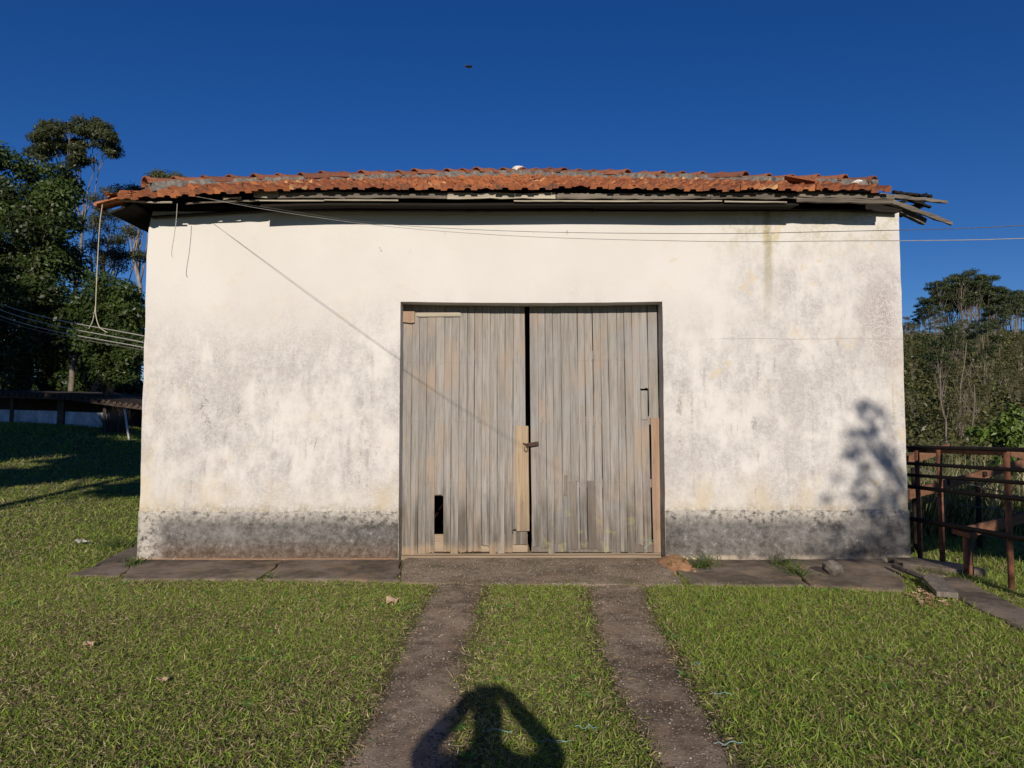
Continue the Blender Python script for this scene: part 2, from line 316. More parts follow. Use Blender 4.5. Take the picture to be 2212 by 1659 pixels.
def spline(pts, n=40):
    P = [Vector(p) for p in pts]; P = [2 * P[0] - P[1]] + P + [2 * P[-1] - P[-2]]; out = []; m = len(P) - 3
    for i in range(n + 1):
        t = min(i / n * m, m - 1e-6); k = int(t); u = t - k; a, b, c, d = P[k:k + 4]
        out.append(0.5 * ((2 * b) + (c - a) * u + (2 * a - 5 * b + 4 * c - d) * u * u + (3 * b - a - 3 * c + d) * u ** 3))
    return out
def np_mesh(name, V, T, col=None, mat=None, parent=None, quads=False):
    me = bpy.data.meshes.new(name); k = 4 if quads else 3
    me.vertices.add(len(V)); me.vertices.foreach_set('co', np.ascontiguousarray(V, np.float32).ravel())
    me.loops.add(len(T) * k); me.loops.foreach_set('vertex_index', np.ascontiguousarray(T, np.int32).ravel())
    me.polygons.add(len(T)); me.polygons.foreach_set('loop_start', np.arange(0, len(T) * k, k, dtype=np.int32))
    me.update(calc_edges=True)
    if col is not None:
        a = me.color_attributes.new('col', 'FLOAT_COLOR', 'POINT'); cc = np.ones((len(V), 4), np.float32); cc[:, :3] = col
        a.data.foreach_set('color', cc.ravel())
    if name and mat: return link(me, name, mat, parent)
    return me
def blades_arrays(P, L, Wd, az, lean, bend, col):
    n = len(P); d = np.stack([np.cos(az), np.sin(az), np.zeros(n)], 1); s = np.stack([-np.sin(az), np.cos(az), np.zeros(n)], 1)
    up = np.array([0, 0, 1.0])
    def pt(t): 
        ang = lean + bend * t
        return P + (d * np.sin(ang)[:, None] + up * np.cos(ang)[:, None]) * (L * t)[:, None]
    tw = np.random.default_rng(n).uniform(-1.25, 1.25, n)[:, None]; s = s * np.cos(tw) + (d * np.cos(lean)[:, None] - up * np.sin(lean)[:, None]) * np.sin(tw)
    m = pt(np.full(n, .5)); e = pt(np.ones(n)); w = (Wd / 2)[:, None]
    V = np.stack([P - s * w, P + s * w, m - s * w * .85, m + s * w * .85, e], 1).reshape(-1, 3)
    i = (np.arange(n) * 5)[:, None]
    T = np.concatenate([i + [0, 1, 3], i + [0, 3, 2], i + [2, 3, 4]], 1).reshape(-1, 3)
    return V, T, np.repeat(col, 5, 0)
def leaf_arrays(P, Nn, L, Wd, col, rng):
    n = len(P); Nn = Nn / (np.linalg.norm(Nn, axis=1, keepdims=True) + 1e-9)
    r = rng.normal(size=(n, 3)); a = np.cross(Nn, r); a /= np.linalg.norm(a, axis=1, keepdims=True) + 1e-9; b = np.cross(Nn, a)
    l = L[:, None]; w = Wd[:, None]
    V = np.stack([P, P + a * l * .5 + b * w * .5 + Nn * l * .08, P + a * l - Nn * l * .12, P + a * l * .5 - b * w * .5 + Nn * l * .08], 1).reshape(-1, 3)
    T = (np.arange(n) * 4)[:, None] + np.array([0, 1, 2, 3]); return V, T, np.repeat(col, 4, 0)
def inpoly(px, py, poly):
    r = np.zeros(len(px), bool); n = len(poly)
    for i in range(n):
        x0, y0 = poly[i]; x1, y1 = poly[(i + 1) % n]
        if y0 == y1: continue
        c = ((y0 > py) != (y1 > py)) & (px < (x1 - x0) * (py - y0) / (y1 - y0) + x0); r ^= c
    return r

# ================================================================== SETTING
def make_ground():
    def axis(br):
        o = []
        for a, b, st in br: o += list(np.arange(a, b, st))
        return np.array(o + [br[-1][1]])
    xs = axis([(-1500, -300, 150), (-300, -60, 12), (-60, -24, 3), (-24, -8, 0.7), (-8, 8, 0.22), (8, 24, 0.7), (24, 150, 4), (150, 300, 15), (300, 1500, 150)])
    ys = axis([(-1200, -200, 200), (-200, -20, 15), (-20, 2, 2), (2, 12, 0.25), (12, 40, 0.9), (40, 170, 4), (170, 400, 20), (400, 2000, 200)])
    X, Y = np.meshgrid(xs, ys); Z = height(X, Y)
    nz = np.sin(X * 1.7 + 1.3 * np.sin(Y * 1.1)) * np.cos(Y * 1.9 + X * .6); amp = np.where((np.abs(X) < 30) & (Y < 40) & (Y > 0), 0.010, 0.0)
    Z = Z + nz * amp - 0.012 + np.where(Y > 45, 1.2 * np.sin(X * .11) * np.cos(Y * .09), 0) * sstep(45, 70, Y)
    V = np.stack([X, Y, Z], -1).reshape(-1, 3); nx = len(xs); i = np.arange(len(ys) - 1)[:, None] * nx + np.arange(nx - 1)[None]
    i = i.ravel(); T = np.stack([i, i + 1, i + nx + 1, i + nx], 1)
    g = np_mesh('ground', V, T, None, 'ground', quads=True); g.data.polygons.foreach_set('use_smooth', [True] * len(T)); tag(g, kind='structure')
make_ground()

# wheel tracks: strips of pebbly concrete, edges read off at several distances
LT = [(1262, 947, 1052), (1320, 912, 1030), (1400, 868, 1012), (1480, 836, 992), (1560, 797, 990), (1659, 742, 985), (1800, 670, 975)]
RT = [(1262, 1268, 1388), (1320, 1280, 1408), (1400, 1300, 1442), (1480, 1332, 1488), (1560, 1372, 1532), (1659, 1422, 1598), (1800, 1478, 1690)]
def track(rows, seed):
    random.seed(seed); l, r = [], []
    for i in range(len(rows) - 1):
        for t in range(14):
            f = t / 14; y = rows[i][0] + (rows[i + 1][0] - rows[i][0]) * f
            a = rows[i][1] + (rows[i + 1][1] - rows[i][1]) * f; b = rows[i][2] + (rows[i + 1][2] - rows[i][2]) * f
            pa, pb = onZ(a, y), onZ(b, y); pa.x += random.gauss(0, .014); pb.x += random.gauss(0, .014); l.append(pa); r.append(pb)
    e0, e1 = l[-1].copy(), r[-1].copy(); e0.y = e1.y = 0.6; e0.x = (e0.x + rows[0][1] * 0) ; l.append(e0); r.append(e1)
    return l, r
def build_track(rows, seed, label):
    l, r = track(rows, seed); mb = MB(); n = len(l); NX = 6; up = []
    for i in range(n):
        for j in range(NX + 1):
            p = l[i].lerp(r[i], j / NX); e = 0.012 if 0 < j < NX else -0.005
            mb.v.append((p.x, p.y, e + 0.004 * mnoise.noise(Vector((p.x * 5, p.y * 5, seed)))))
    for i in range(n - 1):
        for j in range(NX):
            a = i * (NX + 1) + j; mb.f.append((a, a + 1, a + NX + 2, a + NX + 1))
    o = mb.build('path', 'track', smooth=True); tag(o, label, kind='structure')
    return [(p.x, p.y) for p in l] + [(p.x, p.y) for p in reversed(r)]
PL = build_track(LT, 3, 'left pebbly concrete wheel track running to the barn doors')
PR = build_track(RT, 4, 'right pebbly concrete wheel track running to the barn doors')

# pavement slabs along the foot of the wall
pave = thing('pavement', None, None, (0, W - .5, 0), kind='structure')
SL = []
def slab(pts, z, mat, jag=0.012, thick=0.12):
    P = []
    for i, p in enumerate(pts):
        q = pts[(i + 1) % len(pts)]; n = max(1, int((Vector(q) - Vector(p)).length / .12))
        for t in range(n):
            c = Vector(p).lerp(Vector(q), t / n); P.append((c.x + random.gauss(0, jag), c.y + random.gauss(0, jag)))
    zz = [(z if not callable(z) else z(x, y)) for x, y in P]
    cx = sum(x for x, y in P) / len(P); cy = sum(y for x, y in P) / len(P)
    inn = [(x + (cx - x) * .02, y + (cy - y) * .04) for x, y in P]
    mb = MB().loft([[(x, y, q - thick) for (x, y), q in zip(P, zz)], [(x, y, q - .008) for (x, y), q in zip(P, zz)], [(x, y, q) for (x, y), q in zip(inn, zz)]])
    SL.append(P); return mb.build('slab', mat, pave)
def g2(vx, vy, z=0.03): p = onZ(vx, vy, z); return (p.x, p.y)
b1 = W - .004
slab([(XL - .02, b1), g2(262, 1250), g2(556, 1250), (-2.66, b1)], .034, 'slab')
slab([(-2.645, b1), g2(570, 1250), g2(862, 1253), (-1.30, b1)], .036, 'slab')
slab([(-1.285, W + .30), (-1.285, b1), g2(866, 1257), g2(1150, 1259), g2(1478, 1261), (1.78, b1), (1.78, W + .0), (1.78, W + .3)], lambda x, y: .024, 'apron')
slab([(1.80, b1), g2(1492, 1262), g2(1745, 1265), (3.15, b1)], .034, 'slab')
slab([(3.16, b1), g2(1752, 1265), g2(1955, 1277), (4.30, 7.95), (4.32, b1)], .040, 'slab')
# lifted, broken corner and the gutter kerb to the right
slab([(4.36, 8.42), (4.36, 7.94), (4.66, 7.62), (5.0, 7.62), (4.93, 8.0), (4.70, 8.42)], lambda x, y: .075 - (y - 7.6) * .02, 'slab', .02)
slab([(4.26, 7.96), (4.20, 7.70), (4.42, 7.50), (4.62, 7.58), (4.34, 7.9)], .022, 'slab', .02)
slab([(4.36, 7.46), (4.16, 7.0), (4.02, 6.25), (3.90, 5.38), (3.78, 4.8), (3.50, 3.0), (3.1, 0.0), (3.5, 0.0), (3.9, 3.0), (4.22, 5.0), (4.37, 6.03), (4.47, 6.85), (4.66, 7.50)], lambda x, y: .032, 'slab', .014, .2)
# slabs running back along the left side of the shed
slab([g2(150, 1241), g2(258, 1243), (XL - .03, 8.52), (XL - .03, 8.66), g2(188, 1226)], .026, 'slab', .02)
slab([g2(196, 1223), (XL - .03, 8.70), (XL - .03, 11.6), (-5.05, 11.6), (-5.0, 10.0)], .03, 'slab', .02)

# ================================================================== SHED
shed = thing('shed', 'old whitewashed shed with clay tile hip roof and double plank doors', 'shed', (0.13, W, 0))
DX0, DX1, DZ1 = onY(863, 900, W).x, onY(1434, 900, W).x, onY(1106, 652, W).z
TOP = 4.16; BACK = W + 9.6
def front_wall():
    xs = sorted(set([XL, XR, DX0, DX1] + list(np.linspace(XL, DX0, 24)) + list(np.linspace(DX0, DX1, 20)) + list(np.linspace(DX1, XR, 24))))
    zs = sorted(set([-.15, DZ1, TOP] + list(np.linspace(0, DZ1, 24)) + list(np.linspace(DZ1, TOP, 11))))
    mb = MB(); idx = {}
    def vid(i, j):
        if (i, j) not in idx:
            x, z = xs[i], zs[j]; n = mnoise.noise(Vector((x * .9, 0, z * .9))) * .010 + mnoise.noise(Vector((x * 4, 3, z * 4))) * .004
            ex = mnoise.noise(Vector((9, i % 2, z * 3))) * .010 + mnoise.noise(Vector((4, 0, z * 11))) * .006
            xx = x + (ex if (i in (0, len(xs) - 1)) else 0) + (ex * .5 if abs(x - DX0) < 1e-6 or abs(x - DX1) < 1e-6 else 0)
            if i == 0 and z > 3.9: xx += (z - 3.9) * .22
            if abs(z - DZ1) < 1e-6 and DX0 <= x <= DX1: z += -.012 + .016 * abs((x - .2) / 1.6) ** 2 + mnoise.noise(Vector((x * 5, 1, 1))) * .004
            idx[i, j] = len(mb.v); mb.v.append((xx, W + n, z))
        return idx[i, j]
    for i in range(len(xs) - 1):
        for j in range(len(zs) - 1):
            if DX0 - 1e-6 <= xs[i] and xs[i + 1] <= DX1 + 1e-6 and zs[j + 1] <= DZ1 + 1e-6: continue
            mb.f.append((vid(i, j), vid(i + 1, j), vid(i + 1, j + 1), vid(i, j + 1)))
    me = bpy.data.meshes.new('wall'); me.from_pydata(mb.v, [], mb.f); me.update()
    o = link(me, 'wall', 'wall', shed, True); s = o.modifiers.new('thickness', 'SOLIDIFY'); s.thickness = 0.27; s.offset = -1; s.use_even_offset = False; es = o.modifiers.new('edges', 'EDGE_SPLIT'); es.split_angle = R(35)
    return o
front_wall()
MB().box(XL + .02, XL + .24, W + .28, BACK, -.2, TOP - .02).build('wall', 'wall', shed)
MB().box(XR - .24, XR - .02, W + .28, BACK, -.2, TOP - .02).build('wall', 'wall', shed)
MB().box(XL + .02, XR - .02, BACK, BACK + .2, -.2, TOP - .02).build('wall', 'wall', shed)
MB().poly([(XL + .25, W + .3, .02), (XR - .25, W + .3, .02), (XR - .25, BACK, .02), (XL + .25, BACK, .02)]).build('interior_floor', 'earth', shed)
MB().box(XL + .05, XR - .05, W + .29, BACK - .01, TOP - .10, TOP - .06).build('sky_blocker_boards', 'wood_black', shed)  # unseen dark sheet added to keep sky from showing through the interior
def plinth(x0, x1):
    xs = np.linspace(x0, x1, int((x1 - x0) / .07)); rows = [-.1, .0, .04, .12, .25, .4, .52]; mb = MB(); n = len(xs)
    def yy(x, z): return W - .011 + mnoise.noise(Vector((x * .9, 0, z * .9))) * .010 + mnoise.noise(Vector((x * 7, 5, z * 7))) * .005 - (0.012 if z < .06 else 0)
    tops = [.585 + .022 * mnoise.noise(Vector((x * 3, 2, 0))) + .014 * mnoise.noise(Vector((x * 17, 2, 0))) + (.015 if x > 0 else 0) for x in xs]
    for z in rows:
        for x in xs: mb.v.append((x, yy(x, z), z))
    for x, t in zip(xs, tops): mb.v.append((x, yy(x, t), t))
    for x, t in zip(xs, tops): mb.v.append((x, W + .03, t + .006))
    for i in range(len(rows) + 1):
        for j in range(n - 1): a = i * n + j; mb.f.append((a, a + 1, a + n + 1, a + n))
    for j in (0, n - 1):    # ends
        m = len(mb.v); col = [mb.v[i * n + j] for i in range(len(rows) + 2)]
        mb.f.append(tuple([i * n + j for i in range(len(rows) + 2)] + [m])); mb.v.append((col[0][0], W + .03, col[0][2]))
    mb.build('plinth', 'plinth', shed, True)
plinth(XL - .008, DX0 - .004); plinth(DX1 + .004, XR + .008)

# ---- roof geometry
EX0, EX1 = -4.52, 4.74; YE = 7.90; ZE = 4.280; XC = (EX0 + EX1) / 2; HALF = (EX1 - EX0) / 2
APZ = 6.075; TH = math.atan((APZ - ZE) / HALF); RIDGE1 = BACK + .5 - HALF
def sag(x):
    d = max(0.0, -x - 1.6); e = max(0.0, x - 2.2); return -.0165 * d * d - .0085 * e * e + .006 * math.sin(x * 2.1)
roof = MB()
zd = ZE + .008
A, B = Vector((XC, YE + HALF, APZ - .06)), Vector((XC, RIDGE1, APZ - .06)); e0, e1 = EX0 + .05, EX1 - .5
def deck(a):
    up = [Vector(p) for p in a]; return MB().loft([[p - Vector((0, 0, .03)) for p in up], up])
nfr = 14
fr = [Vector((e0 + (e1 - e0) * i / nfr, YE + .12, zd + sag(e0 + (e1 - e0) * i / nfr) * .8)) for i in range(nfr + 1)]
rd = MB()
for i in range(nfr):
    for dz in (0, -.012): rd.poly([fr[i] + Vector((0, 0, dz)), fr[i + 1] + Vector((0, 0, dz)), A + Vector((0, 0, dz))])
rd.v += []
ZB = Vector((0, 0, 0))
lb = [fr[0], Vector((e0, BACK + .45, zd - .05)), B, A]; rb = [fr[-1], Vector((e1, BACK + .45, zd)), B, A]; bb = [lb[1], rb[1], B]
for q in (lb, rb, bb):
    rd.poly(q); rd.poly([p - Vector((0, 0, .03)) for p in q])
roof = rd.build('roof', 'wood_black', shed)  # dark deck added under the tiles to block light

TW, TROW = 0.213, 0.335
def tile_mesh(name, damage=None):
    xs = [-.109, -.094, -.074, -.040, -.030, -.012, .012, .030, .040, .070, .092, .109]
    zt = [.036, .052, .040, .016, .012, .026, .026, .012, .016, .036, .054, .038]
    zf = [-.020, -.020, -.020, -.020, .000, .003, .003, .000, -.020, -.020, -.020, -.020]
    if damage == 1: zf = [-.012, -.004, -.010, .0, .004, .008, .006, -.002, -.006, -.012, -.002, .0]
    mb = MB(); n = len(xs); Ln = .42
    fb = lambda x: (0.012 * mnoise.noise(Vector((x * 40, 7, 1))) if damage else 0)
    for x, z in zip(xs, zt): mb.v.append((x, fb(x), z))
    for x, z in zip(xs, zf): mb.v.append((x, fb(x) + .002, z))
    for x, z in zip(xs, zt): mb.v.append((x, Ln, z - .005))
    for x, z in zip(xs, zt): mb.v.append((x, .03, z - .016))
    for x, z in zip(xs, zf): mb.v.append((x, .03, z))
    for j in range(n - 1):
        mb.f += [(j, n + j, n + j + 1, j + 1), (j, j + 1, 2 * n + j + 1, 2 * n + j), (n + j, 4 * n + j, 4 * n + j + 1, n + j + 1)]
    mb.f += [(0, 2 * n, 3 * n, 4 * n, n), (n - 1, 2 * n - 1, 5 * n - 1, 4 * n - 1, 3 * n - 1)]
    me = bpy.data.meshes.new(name); me.from_pydata(mb.v, [], mb.f); me.validate(); me.update(); me.materials.append(M['tile']); return me
TM = [tile_mesh('clay_tile'), tile_mesh('clay_tile_worn', 1), tile_mesh('clay_tile_b')]
spots = []
random.seed(11)
for kx in range(15):
    run = kx * TROW * math.cos(TH); hw = HALF - run
    ncol = int(2 * hw / TW) + 2
    off = (kx * .37 % 1) * TW * .5
    for j in range(-ncol // 2 - 1, ncol // 2 + 2):
        x = XC + j * TW + .03
        if x < EX0 + run - .02 or x > EX1 - run + .02: continue
        if kx == 0 and x > 4.27: continue
        if kx == 1 and x > 4.22: continue
        spots.append((kx, x, YE + run, ZE + kx * TROW * math.sin(TH)))
def tile_matrix(kx, x, y, z, rot=0.0):
    jz = random.gauss(0, .006); s = sag(x) * (1.0, .42, .22, .14, .1, .08, .06)[min(kx, 6)]; ep = -sag(x) * (.58, .2, .08, .04, .02, .02, 0)[min(kx, 6)] / .335
    yaw = random.gauss(0, .03); roll = random.gauss(0, .028)
    if kx == 0 and x < -3.2: yaw += .10 * min(1, (-3.2 - x) / 1.0)
    return Matrix.Translation((x + random.gauss(0, .004), y + random.gauss(0, .012), z + s + jz)) @ Matrix.Rotation(yaw, 4, 'Z') @ Matrix.Rotation(TH - .085 + ep, 4, 'X') @ Matrix.Rotation(roll, 4, 'Y')
def cut_tile(me, m, sides):
    bm = bmesh.new(); bm.from_mesh(me); bm.transform(m)
    for co, no in sides:
        bmesh.ops.bisect_plane(bm, geom=bm.verts[:] + bm.edges[:] + bm.faces[:], plane_co=co, plane_no=no, clear_outer=True)
    if not bm.faces: bm.free(); return None
    bm.transform(m.inverted()); r = bpy.data.meshes.new('cut_tile'); bm.to_mesh(r); bm.free()
    if not r.materials: r.materials.append(M['tile'])
    return r
HC0, HC1 = Vector((EX0, YE, 0)), Vector((EX1, YE, 0)); HN0, HN1 = Vector((-1, 1, 0)).normalized(), Vector((1, 1, 0)).normalized()
allm = [tile_matrix(*t) for t in spots]
for t, m in zip(spots[:300], allm[:300]):
    me_ = random.choices(TM, (5, 3, 2))[0]; rn_ = t[0] * TROW * math.cos(TH)
    if t[1] < EX0 + rn_ + .55 or t[1] > EX1 - rn_ - .55: me_ = cut_tile(me_, m, ((HC0, HN0), (HC1, HN1)))
    if me_ is None: continue
    o = bpy.data.objects.new('roof_tile', me_); C.objects.link(o); o.parent = roof; o.matrix_basis = m
def joined_tiles(mats, name, label=None):
    me0 = TM[0]; n = len(me0.vertices); co = np.empty(n * 3); me0.vertices.foreach_get('co', co); co = np.c_[co.reshape(-1, 3), np.ones(n)]
    fs = [tuple(p.vertices) for p in me0.polygons]; V = []; Fc = []
    base_ = 0
    for m in mats:
        p = m.to_translation(); me_ = me0
        near = min(abs((p.y - YE) - (p.x - EX0)), abs((p.y - YE) - (EX1 - p.x))) < .75
        if near:
            front = (p.y - YE) < min(p.x - EX0, EX1 - p.x) - .02
            me_ = cut_tile(me0, m, ((HC0, HN0), (HC1, HN1)) if front else ((HC0, -HN0),) if p.x < XC else ((HC1, -HN1),))
            if me_ is None: continue
            c2 = np.empty(len(me_.vertices) * 3); me_.vertices.foreach_get('co', c2); c2 = np.c_[c2.reshape(-1, 3), np.ones(len(me_.vertices))]; f2 = [tuple(q.vertices) for q in me_.polygons]
        else: c2, f2 = co, fs
        V.append((c2 @ np.array(m).T)[:, :3]); Fc += [tuple(a + base_ for a in f) for f in f2]; base_ += len(c2)
    me = bpy.data.meshes.new(name); me.from_pydata(np.concatenate(V).tolist(), [], Fc); me.update()
    return tag(link(me, name, 'tile', roof), kind='stuff')
rest = list(allm[300:])
for side in (-1, 1):
    for kx in range(14):
        run = kx * TROW * math.cos(TH); y0 = YE + run + .02; y1 = BACK + .5 - run
        j = 0
        while y0 + j * TW < y1:
            y = y0 + j * TW; j += 1
            if side > 0 and kx < 3 and y < 10.5 + .6 * kx: continue
            x = (EX0 - .06 if side < 0 else EX1 + .02) - side * run; z = ZE + kx * TROW * math.sin(TH) - (.10 * max(0, 1 - (y - YE) / 3) if side < 0 and kx < 2 else 0) * (1 - kx / 2)
            rest.append(Matrix.Translation((x, y, z)) @ Matrix.Rotation(R(-90) if side < 0 else R(90), 4, 'Z') @ Matrix.Rotation(random.gauss(0, .02), 4, 'Z') @ Matrix.Rotation(TH - .075, 4, 'X'))
joined_tiles(rest, 'far_roof_tiles')

# hip caps bedded in mortar
def cap_mesh():
    rings = []
    for y, r, t in ((0, .126, .018), (.05, .121, .018), (.06, .112, .016), (.40, .099, .016)):
        ring = []
        for a in range(9): th = math.pi * a / 8; ring.append((r * math.cos(th), y, r * .82 * math.sin(th)))
        for a in range(8, -1, -1): th = math.pi * a / 8; ring.append(((r - t) * math.cos(th), y, (r - t) * .82 * math.sin(th)))
        rings.append(ring)
    me = MB().loft(rings).mesh('hip_cap'); me.materials.append(M['cap']); return me
CAPM = cap_mesh(); mort = MB(); random.seed(5)
def hip(corner, apex, n0, step, count):
    d = (apex - corner); L = d.length; u = d.normalized(); i = 0; s = n0
    xa = u.cross(Vector((0, 0, 1))).normalized(); za = xa.cross(u); q = Matrix((xa, u, za)).transposed()
    while s < L - .05:
        p = corner + u * s; z = sag(p.x) * .15 * max(0, 1 - s / L)
        o = bpy.data.objects.new('hip_cap', CAPM); C.objects.link(o); o.parent = roof
        o.matrix_basis = Matrix.Translation(p + Vector((random.gauss(0, .008), random.gauss(0, .008), .03 + z + random.gauss(0, .006)))) @ q.to_4x4() @ Matrix.Rotation(-.05 + random.gauss(0, .012), 4, 'X') @ Matrix.Rotation(random.gauss(0, .05), 4, 'Z')
        s += step
    sd_ = u.cross(Vector((0, 0, 1))).normalized(); rings = []
    n = int(L / .09)
    for i in range(n + 1):
        t = n0 + .03 + (L - n0) * i / n; p = corner + u * t + Vector((0, 0, sag((corner + u * t).x) * .15 * max(0, 1 - t / L)))
        w = .15 + random.gauss(0, .012)
        rings.append([p + sd_ * (-w) + Vector((0, 0, -.07)), p + sd_ * w + Vector((0, 0, -.07)), p + sd_ * (w * .72) + Vector((0, 0, .055 + random.gauss(0, .008))), p + sd_ * (-w * .72) + Vector((0, 0, .055 + random.gauss(0, .008)))])
    MB().loft(rings).build('hip_mortar', 'mortar', roof)
AP = Vector((XC, YE + HALF, APZ + .02))
hip(Vector((EX0, YE, ZE)), AP, .36, .335, 0); hip(Vector((EX1, YE, ZE)), AP, .62, .335, 0)
def lump(name, mat, parent, c, r, seed, sub=2, sq=(1, 1, 1), amp=.35):
    bm = bmesh.new(); bmesh.ops.create_icosphere(bm, subdivisions=sub, radius=1)
    for v in bm.verts:
        n = mnoise.noise(v.co * 1.3 + Vector((seed, seed, 0))) * amp + mnoise.noise(v.co * 3.1 + Vector((seed, 0, 5))) * amp * .4
        v.co = Vector([v.co[i] * r * sq[i] * (1 + n) for i in range(3)]) + Vector(c)
    me = bpy.data.meshes.new(name); bm.to_mesh(me); bm.free(); return link(me, name, mat, parent, False)
lump('apex_mortar', 'limewash', roof, AP + Vector((0.0, -.05, .07)), .10, 3, sq=(1.1, 1, .8))
pc = onY(1868, 391, 8.35); lump('end_mortar', 'limewash', roof, pc + Vector((-.05, 0, -.02)), .052, 8, sq=(1.9, 1, .7)); lump('end_mortar', 'mortar', roof, pc + Vector((.10, 0, -.02)), .05, 9)
for px, sd2 in ((1770, 1), (1660, 3)):
    p = onY(px, 404 + sd2, 8.15)
    o = bpy.data.objects.new('slipped_tile', TM[1]); C.objects.link(o); o.parent = roof
    o.matrix_basis = Matrix.Translation(p) @ Matrix.Rotation(.9 if sd2 == 1 else -.7, 4, 'Z') @ Matrix.Rotation(TH, 4, 'X') @ Matrix.Rotation(.15, 4, 'Y')

# eave boards, soffit and broken timbers
YF = YE + .110
def vboard(name, x0, y0, x1, y1, t0, t1, Y, mat, depth=.03, jag=.003, Y1=None, n=None):
    p0, p1 = onY(x0, y0, Y), onY(x1, y1, Y1 if Y1 else Y); q0, q1 = onY(x0, y0 + t0, Y), onY(x1, y1 + t1, Y1 if Y1 else Y)
    n = n or max(2, int((p1 - p0).length / .12)); rings = []
    for i in range(n + 1):
        f = i / n; a = p0.lerp(p1, f); b = q0.lerp(q1, f); ja = random.gauss(0, jag); jb = random.gauss(0, jag)
        rings.append([(a.x, a.y, a.z + ja), (b.x, b.y, b.z + jb), (b.x, b.y + depth, b.z + jb), (a.x, a.y + depth, a.z + ja)])
    return MB().loft(rings).build(name, mat, roof)
random.seed(21)
vboard('fascia_board', 548, 408, 602, 414, 18, 13, YF, 'wood_pale', jag=.006)
for x0, x1, a, b in ((600, 745, 415, 415), (746, 965, 415, 416), (966, 1200, 416, 417), (1202, 1322, 417, 417), (1323, 1535, 417, 417), (1536, 1722, 416, 417)):
    vboard('fascia_board', x0, a, x1, b, 13, 12.5, YF + random.uniform(0, .006), ('wood_pale' if x0 == 966 else 'wood_h'), jag=.004)
vboard('fascia_board', 1723, 412, 1932, 421, 12, 8, YF - .012, 'wood_h', .05, jag=.006); vboard('fascia_board', 1721, 425.5, 1930, 430.5, 10, 9, YF - .008, 'wood_h', .04, jag=.005)
for x0, x1, a, b in ((560, 700, 431.5, 432), (700, 860, 430.5, 431), (1110, 1380, 432.5, 433), (1380, 1560, 433, 432.5), (1565, 1700, 433.5, 435)):
    vboard('edge_batten', x0, a, x1, b, 2.6, 2.6, YF - .01, 'wood_pale', .02, jag=.001)
vboard('edge_batten', 400, 437, 560, 431, 3, 3, YF + .02, 'wood_h', .02)
vboard('edge_batten', 480, 425, 520, 424, 6, 5, YF + .01, 'wood_pale', .02, jag=.008)
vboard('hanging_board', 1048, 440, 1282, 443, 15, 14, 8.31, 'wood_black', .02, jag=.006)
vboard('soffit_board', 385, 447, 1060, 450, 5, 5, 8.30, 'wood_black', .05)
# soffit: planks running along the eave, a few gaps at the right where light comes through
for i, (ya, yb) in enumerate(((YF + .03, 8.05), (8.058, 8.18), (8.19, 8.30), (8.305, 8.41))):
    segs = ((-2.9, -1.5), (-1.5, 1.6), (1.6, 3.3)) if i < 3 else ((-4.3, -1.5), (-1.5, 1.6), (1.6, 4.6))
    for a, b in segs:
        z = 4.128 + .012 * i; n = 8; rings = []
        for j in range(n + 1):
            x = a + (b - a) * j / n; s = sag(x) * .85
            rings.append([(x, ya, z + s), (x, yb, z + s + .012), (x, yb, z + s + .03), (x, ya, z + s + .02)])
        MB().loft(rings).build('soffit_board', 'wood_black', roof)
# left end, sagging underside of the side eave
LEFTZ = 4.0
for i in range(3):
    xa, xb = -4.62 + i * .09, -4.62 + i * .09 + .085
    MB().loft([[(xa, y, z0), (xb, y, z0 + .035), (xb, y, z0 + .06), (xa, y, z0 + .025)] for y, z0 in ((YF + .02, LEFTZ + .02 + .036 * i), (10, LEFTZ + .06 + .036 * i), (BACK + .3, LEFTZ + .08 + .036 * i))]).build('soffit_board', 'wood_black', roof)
bp = [onY(x, y, YF - .03) for x, y in ((222, 436), (245, 433), (280, 434), (330, 437), (372, 437))]
MB().tube(spline(bp, 16), .011, 6).build('edge_strip', 'wood_pale', roof)
for x, y, yaw in ((214, 452, 1.5), (250, 424, .5)):
    o = bpy.data.objects.new('loose_tile', TM[1]); C.objects.link(o); o.parent = roof
    o.matrix_basis = Matrix.Translation(onY(x, y, YE + .1)) @ Matrix.Rotation(-yaw, 4, 'Z') @ Matrix.Rotation(TH - .1, 4, 'X')
# right corner: bare rafter ends
random.seed(31)
def stick(x0, y0, x1, y1, Y0, Y1, w, h, w1, h1, mat, name='rafter'):
    MB().beam(onY(x0, y0, Y0), onY(x1, y1, Y1), w, h, w1, h1, n=9, jit=.0075).build(name, mat, roof)
stick(1890, 421, 2046, 437, 8.44, 8.50, .05, .050, .030, .030, 'wood_h')
stick(1900, 427, 2056, 483, 8.43, 8.50, .05, .070, .030, .042, 'wood_h')
stick(1900, 432, 1990, 458, 8.44, 8.5, .04, .05, .02, .02, 'wood_h')
stick(1930, 447, 1997, 480, 8.52, 8.60, .06, .07, .06, .08, 'wood_h')
vboard('soffit_board', 1840, 431, 1948, 436, 24, 20, 8.47, 'wood_black', .03, jag=.004)
stick(1935, 440, 2000, 420, 8.55, 8.9, .04, .03, .04, .03, 'wood_black', 'batten'); stick(1945, 466, 2012, 424, 8.7, 8.8, .04, .05, .04, .04, 'wood_black', 'batten')
stick(1950, 425, 2010, 448, 8.65, 8.7, .05, .04, .04, .03, 'wood_black', 'batten'); stick(1930, 415, 1990, 423, 8.6, 8.7, .05, .03, .04, .03, 'wood_black', 'batten')
stick(1920, 462, 1990, 445, 8.6, 8.9, .07, .09, .05, .06, 'wood_black', 'batten'); stick(1985, 422, 2010, 424, 8.5, 8.5, .03, .02, .03, .02, 'wood_black', 'batten')

